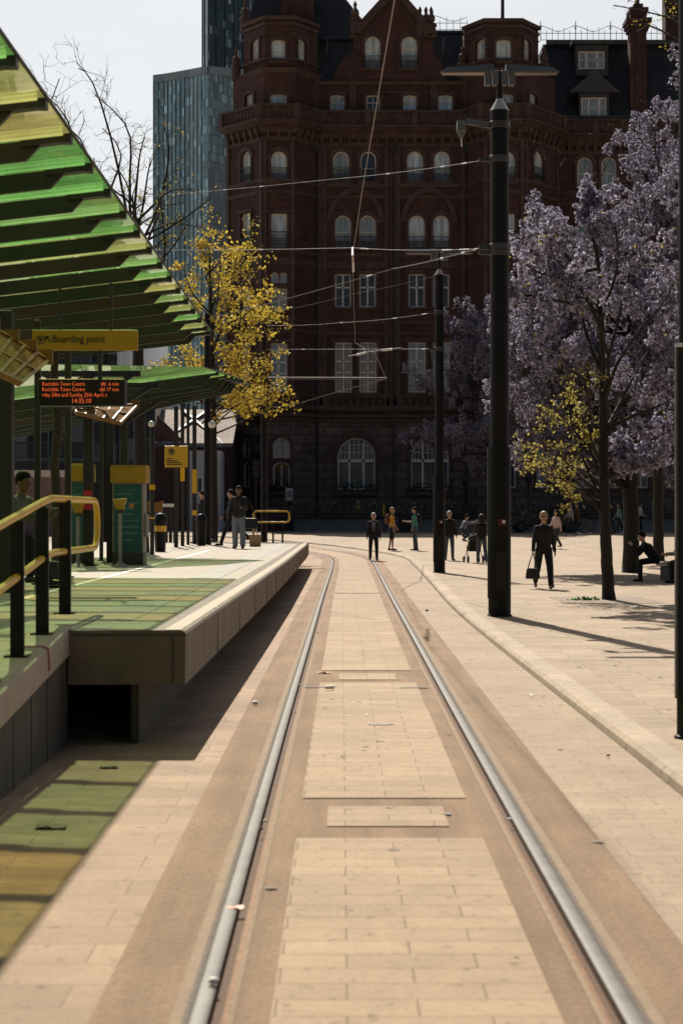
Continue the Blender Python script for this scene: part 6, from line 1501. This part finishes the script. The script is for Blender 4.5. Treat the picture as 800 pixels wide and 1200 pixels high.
BLK=cloth('black_cotton',(.008,.008,.0085)); cloth('black_leather',(.018,.016,.015),.45); SUIT=cloth('black_suit_wool',(.010,.010,.012)); DEN=cloth('blue_denim',(.055,.075,.105)); DEND=cloth('dark_denim',(.025,.032,.045)); PALEJ=cloth('pale_denim',(.17,.20,.235)); MUST=cloth('mustard_cotton',(.55,.28,.03)); TEALC=cloth('teal_cotton',(.07,.24,.22)); PINK=cloth('pale_pink_cotton',(.55,.42,.40)); WHT=cloth('white_cotton',(.7,.7,.7)); GREEN=cloth('sage_cotton',(.22,.32,.28)); OLV=cloth('olive_fleece',(.10,.10,.075)); NAVY=cloth('navy_jacket',(.03,.035,.05)); REDS=cloth('red_leather',(.22,.02,.02),.5); TANS=cloth('tan_leather',(.12,.05,.03),.5); WSH=cloth('white_trainers',(.6,.6,.58),.5)
HG=mat('grey_white_hair',(.45,.43,.40),.6,.2,40); HB=mat('dark_brown_hair',(.03,.02,.014),.6,.3,40,spec=.2); HBK=mat('black_hair',(.007,.006,.006),.7,.3,40,spec=.12); HBL=mat('fair_hair',(.36,.25,.13),.6,.3,40)
TOCAM=PI; RIGHT=-PI/2; LEFT=PI/2; AWAY=0
def gp(px,py,dz=.065): return ground_at(px,py,dz)
walk=dict(lh=18,lk=6,rh=-16,rk=22,ls=-16,rs=18,le=14,re=22)
# man in suit
p=gp(437.5,657,0); f=person('elderly man in a dark suit and tie walking along the track towards us',p,1.76,TOCAM,dict(lh=14,lk=8,rh=-8,rk=14,ls=-8,rs=6,le=12,re=12,lb=11,rb=11,lean=3),dict(top=SUIT,topname='jacket',legs=SUIT,hem=.12,bulk=.03),(HG,'short'),vox=.013)
def local_box(mb,c,d): mb.box(c,d)
mb=MB(); s=f['s']; ch=f['chest']; mb.prism([ch+Vector((-.065,.140,.13)),ch+Vector((.065,.140,.13)),ch+Vector((.028,.150,-.20)),ch+Vector((-.028,.150,-.20))],(0,.008,0)); mb.build('shirt_front',cloth('pale_blue_shirt',(.30,.36,.46)),f['t'],local=True)
mb=MB(); mb.prism([ch+Vector((-.02,.150,.13)),ch+Vector((.02,.150,.13)),ch+Vector((.028,.160,-.14)),ch+Vector((0,.160,-.2)),ch+Vector((-.028,.160,-.14))],(0,.008,0)); mb.build('tie',cloth('slate_tie',(.06,.08,.12)),f['t'],local=True)
def backpack(lab,f,m,off=-.20):
    c=f['M']@(f['chest']+Vector((0,off,-.02))); t=thing('rucksack',lab,'rucksack',c,None,f['t'].rotation_euler.z)
    mb=MB(); mb.ball((0,0,0),(.15,.10,.23),14,10); mb.ball((0,-.07,-.08),(.11,.06,.11),12,8); part('pack',finish(mb,.018,4),m,t)
    mb=MB()
    for sx in (-1,1): mb.tube([(sx*.09,.06,-.16),(sx*.14,.20,-.1),(sx*.13,.34,.06),(sx*.10,.22,.19),(sx*.08,.05,.18)],.02,6)
    mb.build('strap',m,t,local=True)
p=gp(459,645); f=person('man in a mustard T-shirt and dark shorts standing side-on in the sun',p,1.78,RIGHT,dict(lh=4,rh=-6,lk=4,rk=4,ls=10,rs=-5,le=25,re=20),dict(top=MUST,topname='shirt',sleeve=.5,legs=BLK,shorts=1),(HBL,'short'),vox=.014); backpack('brown rucksack worn by the man in mustard',f,cloth('brown_canvas',(.12,.055,.03)))
p=gp(486,645); f=person('bearded man in a teal T-shirt and jeans gesturing to the man in mustard',p,1.80,LEFT,dict(lh=3,rh=-4,ls=28,rs=2,le=70,re=15,li=15),dict(top=TEALC,topname='shirt',sleeve=.5,legs=DEN),(HBK,'short'),vox=.014); backpack('slim dark rucksack worn by the man in teal',f,BLK,-.17)
p=gp(526,656.5); person('grey-haired man in a black jacket and blue jeans standing right of the slim pole',p,1.76,TOCAM+.2,dict(lh=5,rh=-3,ls=4,rs=2,lb=10,rb=10,le=20,re=20),dict(top=BLK,topname='jacket',legs=DEN,bulk=.035,hem=.08),(HG,'short'),vox=.014)
p=gp(541,634); f=person('person squatting low to take a photo, arms raised to the right',p,1.70,RIGHT+.5,dict(lh=98,rh=60,lk=140,rk=120,lean=28,ls=60,rs=70,le=55,re=50,lf=0,rf=-10),dict(top=cloth('grey_print_top',(.14,.15,.17)),topname='shirt',legs=DEND,shoes=BLK),(HBK,'short'),vox=.015)
cp=f['M']@((f['hand_l']+f['hand_r'])/2); t=thing('phone','small dark phone held up by the squatting person','phone',cp,None,RIGHT+.5); mb=MB(); mb.box((0,.02,.02),(.15,.012,.075)); mb.build('phone_body',BLK,t,local=True,bevel=.004); mb=MB(); mb.box((0,.012,.02),(.135,.004,.065)); mb.build('phone_screen',G_dark,t,local=True)
p=gp(564,661); f=person('woman in a black jacket seen from behind pushing a pushchair',p,1.68,AWAY+.15,dict(lh=8,rh=-8,lk=5,rk=14,ls=32,rs=32,le=40,re=40),dict(top=BLK,topname='jacket',legs=DEN,bulk=.035,hem=.06,shoes=WSH),(HB,'hood'),vox=.014)
pc=thing('pushchair','dark pushchair with a fabric hood in front of the woman in black','pushchair',gp(556,660)+Vector((0,.55,0)),None,.15)
fr=MB(); 
for sx in (-.24,.24): fr.tube([(sx,-.45,1.0),(sx,-.1,.55),(sx,.35,.12)],.014,8); fr.tube([(sx,.05,.6),(sx,-.32,.12)],.014,8)
fr.tube([(-.24,-.45,1.0),(.24,-.45,1.0)],.016,8); fr.build('frame',M_blk,pc,local=True)
mb=MB(); mb.hexa([Vector((-.2,-.2,.40)),Vector((.2,-.2,.40)),Vector((.2,.25,.42)),Vector((-.2,.25,.42))],[Vector((-.2,-.28,.85)),Vector((.2,-.28,.85)),Vector((.2,.25,.52)),Vector((-.2,.25,.52))]); mb.build('seat',BLK,pc,local=True,bevel=.03)
mb=MB(); mb.ball((0,-.08,.80),(.23,.27,.24),14,10,zcut=-.1); mb.build('hood',cloth('charcoal_fabric',(.04,.04,.042)),pc,local=True,smooth='all')
for sx in (-.27,.27):
    for y_,r_ in ((-.32,.13),(.35,.11)):
        mb=MB(); n=16
        ringp=[(sx,y_+r_*math.cos(2*PI*i/n),r_+r_*math.sin(2*PI*i/n)*.98) for i in range(n+1)]; mb.tube(ringp,.02,6,False); w_=mb.build('wheel',M_blk,pc,local=True)
        mb=MB()
        for i in range(3): a=PI*i/3; mb.tube([(sx,y_+r_*math.cos(a),r_+r_*math.sin(a)),(sx,y_-r_*math.cos(a),r_-r_*math.sin(a))],.008,5)
        mb.build('spokes',M_clamp,w_,local=True)
# man with bag
p=gp(636.5,690); f=person('fair-haired person in black with sunglasses walking towards us carrying a bag',p,1.78,TOCAM+.05,dict(lh=20,lk=4,rh=-15,rk=26,lf=14,rf=-18,ls=-8,rs=6,le=14,re=14,lb=12,rb=13,lean=2,rcurl=.9),dict(top=BLK,topname='sweatshirt',legs=BLK,bulk=.020,loose=.010,shoes=TANS),(HBL,'short'),near=True,vox=.010)
mb=MB(); h=f['head']
for sx in (-1,1): mb.ball(h+f['hx']*.032*sx+f['hf']*.094+f['hup']*.010,(.026,.010,.019),10,8)
mb.tube([h+f['hx']*-.08+f['hup']*.012+f['hf']*.02,h+f['hx']*-.055+f['hf']*.09+f['hup']*.014,h+f['hx']*.055+f['hf']*.09+f['hup']*.014,h+f['hx']*.08+f['hup']*.012+f['hf']*.02],.006,6); mb.build('sunglasses',EYE,f['t'],local=True)
J=f['J']
for k,sx in (('l',-1),('r',1)):       # white side seam on the tracksuit trousers
    h_,kn,an,to,he=J[k]; mb=MB(); o=Vector((sx*.088,0,0)); mb.tube([(h_+o*1.16)*f['s'],(kn+o*.90)*f['s'],(an+o*.72)*f['s']],.008,5); mb.build('side_stripe',WHT,f['t'],local=True)
hw=f['M']@f['hand_r']; bgz=hw.z
bt=thing('handbag','black handbag on two strap handles hanging from the hand of the person in black','bag',hw)
mb=MB(); mb.hexa([Vector((-.17,-.06,-.55)),Vector((.17,-.06,-.55)),Vector((.17,.06,-.55)),Vector((-.17,.06,-.55))],[Vector((-.14,-.035,-.30)),Vector((.14,-.035,-.30)),Vector((.14,.035,-.30)),Vector((-.14,.035,-.30))]); mb.build('bag_body',cloth('black_bag_leather',(.015,.015,.015),.4),bt,local=True,bevel=.035,seg=3)
for y_ in (-.03,.03):
    mb=MB(); mb.tube([(-.11,y_,-.31),(-.07,y_*.8,-.16),(-.012,y_*.3,.0),(.012,y_*.3,.0),(.06,y_*.8,-.16),(.11,y_,-.31)],.010,6); mb.build('bag_strap',CL['black_leather'],bt,local=True)
# others on the square
p=gp(651.5,643); person('woman in a pale pink top and jeans walking behind the person in black',p,1.68,LEFT+.6,dict(walk,lean=3),dict(top=PINK,topname='top',legs=DEND,shoes=TANS),(HBK,'long'),vox=.015)
p=gp(668.5,627); person('man in a white shirt and dark coat walking arm in arm before the hotel railings',p,1.78,LEFT,dict(walk,lh=22,rh=-20),dict(top=cloth('stone_shirt',(.34,.33,.31)),topname='jacket',legs=DEND,shoes=WSH),(HB,'short'),vox=.018)
p=gp(676,627); person('person in a dark rust jacket walking close beside the man in the white shirt',p,1.72,LEFT,dict(walk,lh=-14,rh=18),dict(top=cloth('rust_jacket',(.10,.035,.025)),topname='jacket',legs=DEND,bulk=.035,shoes=WSH),(HBK,'short'),vox=.018)
p=gp(684.5,626.5); person('person in black walking last behind the couple by the railings',p,1.68,LEFT,dict(walk),dict(top=BLK,topname='jacket',legs=cloth('grey_trousers',(.10,.10,.10)),shoes=WSH),(HBK,'short'),vox=.018)
p=gp(725,626.5); person('woman in a sage top and dark trousers walking past the railings between two trunks',p,1.68,LEFT,dict(walk,lh=12),dict(top=GREEN,topname='top',legs=DEND,shoes=WSH),(HB,'long'),vox=.018)
p=gp(716.5,626); person('person in a dark coat just left of the woman in the sage top',p,1.70,LEFT,dict(walk,lh=-8,rh=12),dict(top=BLK,topname='coat',legs=DEND,bulk=.035,hem=.15),(HBK,'short'),vox=.018)
p=gp(749.5,624); person('young man in a white T-shirt and dark trousers standing beyond the flowering trunks',p,1.76,RIGHT,dict(lh=8,rh=-5,ls=12,le=60,rs=8,re=40),dict(top=WHT,topname='shirt',sleeve=.5,legs=BLK,shoes=WSH),(HBK,'short'),vox=.018)
# bench and the sitting person
b=gp(758,684); Db=b.y
bn=thing('stone_bench','long low dark bench with a pale stone top in the tree shade on the right','bench',(at(790,0,Db).x,Db,.07),)
xa=at(770,0,Db+2.6).x; mb=MB(); P=[Vector((at(768,0,Db+2.4).x,Db+2.4,0)),Vector((at(800,0,Db-.2).x+1.2,Db-2.2,0)),Vector((at(800,0,Db).x+2.2,Db-1.4,0)),Vector((at(790,0,Db+3).x+.5,Db+3.2,0))]
sz=.07+.46
mb.prism([q+Vector((0,0,sz-.09)) for q in P],(0,0,.09)); mb.build('bench_top',M_kerb,bn,bevel=.01)
ctr=sum(P,Vector())/4; mb=MB(); mb.prism([ctr.lerp(q,.93)+Vector((0,0,.04)) for q in P],(0,0,sz-.14)); mb.build('bench_side',mat('perforated_dark_steel',(.02,.018,.016),.6,.4,40),bn)
sp=Vector((at(768,0,Db+1.35).x,Db+1.35,.07))
f=person('person in black sitting hunched on the bench, holding a hand to a white mask',sp,1.72,LEFT,dict(lean=38,hlean=.10,lh=84,rh=80,lk=84,rk=86,seat=.46,ls=40,rs=45,le=105,re=100,li=18,ri=10,lb=4,rb=4),dict(top=BLK,topname='hooded_jacket',legs=BLK,bulk=.04),(HBK,'short'),vox=.012)
mb=MB(); h=f['head']; mb.ball(h+f['hf']*.072-f['hup']*.045,(.05,.05,.042),12,8); mb.build('face_mask',WHT,f['t'],local=True,smooth='all')
b2p=Vector((at(805,0,Db+.2).x,Db+.2,.07)); person('person mostly out of frame at the far right end of the bench',b2p,1.7,LEFT,dict(lean=20,lh=84,rh=80,lk=84,rk=86,seat=.46,ls=25,rs=25,le=60,re=60),dict(top=OLV,topname='jacket',legs=BLK),(HB,'short'),vox=.016)
# woman on the platform
Dp=F*(CH-PZ)/(643-HY); pw=Vector((at(280,0,Dp).x,Dp,PZ))
f=person('woman in dark jacket, pale jeans and red shoes standing on the platform',pw,1.63,TOCAM-.15,dict(lh=4,rh=-2,ls=20,rs=10,le=75,re=30,lb=16,rb=14,li=25),dict(top=cloth('charcoal_jacket',(.022,.021,.02)),topname='jacket',legs=PALEJ,loose=.03,bulk=.05,hem=.05,shoes=REDS),(HBK,'long'),skin=SKIND,vox=.012)
hb=thing('shoulder_bag','large black shoulder bag at the hip of the woman in red shoes','bag',pw+Vector((.32,-.02,.68))); mb=MB(); mb.hexa([Vector((-.2,-.07,-.16)),Vector((.2,-.07,-.16)),Vector((.2,.07,-.16)),Vector((-.2,.07,-.16))],[Vector((-.18,-.03,.13)),Vector((.18,-.03,.13)),Vector((.18,.03,.13)),Vector((-.18,.03,.13))]); mb.build('bag_body',CL['black_bag_leather'],hb,local=True,bevel=.04,seg=3); mb=MB(); mb.tube([(-.17,0,.08),(-.17,0,.42),(-.1,0,.62)],.014,6); mb.tube([(.17,0,.08),(-.05,-.02,.60)],.014,6); mb.build('bag_strap',CL['black_leather'],hb,local=True)
ob=thing('carrier_bag','tan paper carrier bag on the platform behind the woman in red shoes','bag',Vector((at(299,0,Dp+3).x,Dp+3,PZ))); mb=MB(); mb.hexa([Vector((-.15,-.08,0)),Vector((.15,-.08,0)),Vector((.15,.08,0)),Vector((-.15,.08,0))],[Vector((-.17,-.09,.34)),Vector((.17,-.09,.34)),Vector((.17,.09,.34)),Vector((-.17,.09,.34))]); mb.build('bag_body',mat('tan_paper',(.36,.22,.12),.8,.2,12),ob,local=True); mb=MB(); mb.tube([(-.07,-.09,.33),(-.05,-.09,.46),(.05,-.09,.46),(.07,-.09,.33)],.01,5); mb.build('bag_handle',M_ambf,ob,local=True)
# walker half hidden behind the woman, and the person on the platform bench at the left
Dw=50; person('dark-clothed walker mostly hidden behind the woman on the platform',Vector((at(271,0,Dw).x,Dw,PZ)),1.66,LEFT,dict(walk,lh=24,rh=-26,rk=30),dict(top=BLK,topname='jacket',legs=BLK),(HBK,'short'),vox=.015)
person('person in black crossing behind the plain black bin',Vector((at(237.5,0,54).x,54,PZ)),1.66,LEFT,dict(walk),dict(top=BLK,topname='jacket',legs=BLK),(HBK,'short'),vox=.016)
f=person('person in an olive hooded top hunched on the platform bench at the left edge',Vector((at(7,0,20.25).x,20.25,PZ)),1.72,RIGHT-.45,dict(lean=26,hlean=.25,lh=78,rh=86,lk=60,rk=84,seat=.52,ls=45,rs=40,le=65,re=70,lb=4,rb=6,li=15,ri=15),dict(top=OLV,topname='hooded_top',legs=BLK,bulk=.05),(HBK,'short'),skin=SKIND,vox=.012)
# parked car on the road before the hotel
Dc=101; xc=at(637,0,Dc).x; zc=g(Dc)+.075
car=thing('parked_car','large black car parked on the road beyond the big pole','car',(xc,Dc,zc))
M_car=mat('black_car_paint',(.012,.013,.015),.18,.1,2,coat=.8)
prof=[(-2.3,.35),(-2.32,.75),(-2.2,.98),(-1.35,1.05),(-.72,1.52),(.0,1.64),(1.15,1.62),(1.95,1.15),(2.28,1.05),(2.34,.6),(2.3,.35)]
mb=MB(); mb.prism([Vector((x,-.9,z)) for x,z in prof],(0,1.8,0)); mb.build('car_body',M_car,car,local=True,bevel=.07,seg=3)
gl=[(-1.18,1.06),(-.66,1.46),(-.02,1.56),(1.08,1.54),(1.7,1.12)]
for y_ in (-.905,.895):
    mb=MB(); mb.prism([Vector((x,y_,z)) for x,z in gl],(0,.012,0)); w_=mb.build('side_window',G_dark,car,local=True)
    mb=MB(); mb.box((.1,y_,1.3),(.07,.02,.5)); mb.build('window_pillar',M_car,w_,local=True)
for x in (-1.45,1.45):
    for y_ in (-.92,.74):
        mb=MB(); mb.tube([(x,y_,.34),(x,y_+.2,.34)],.34,20); w_=mb.build('wheel',M_blk,car,local=True); mb=MB(); mb.tube([(x,y_-.012 if y_<0 else y_+.2,.34),(x,y_ if y_<0 else y_+.212,.34)],.21,16); mb.build('rim',M_clamp,w_,local=True)
for x in (-2.3,2.28): mb=MB(); mb.box((x,-.6,.85),(.08,.35,.14)); mb.build('headlight',G_mid,car,local=True)
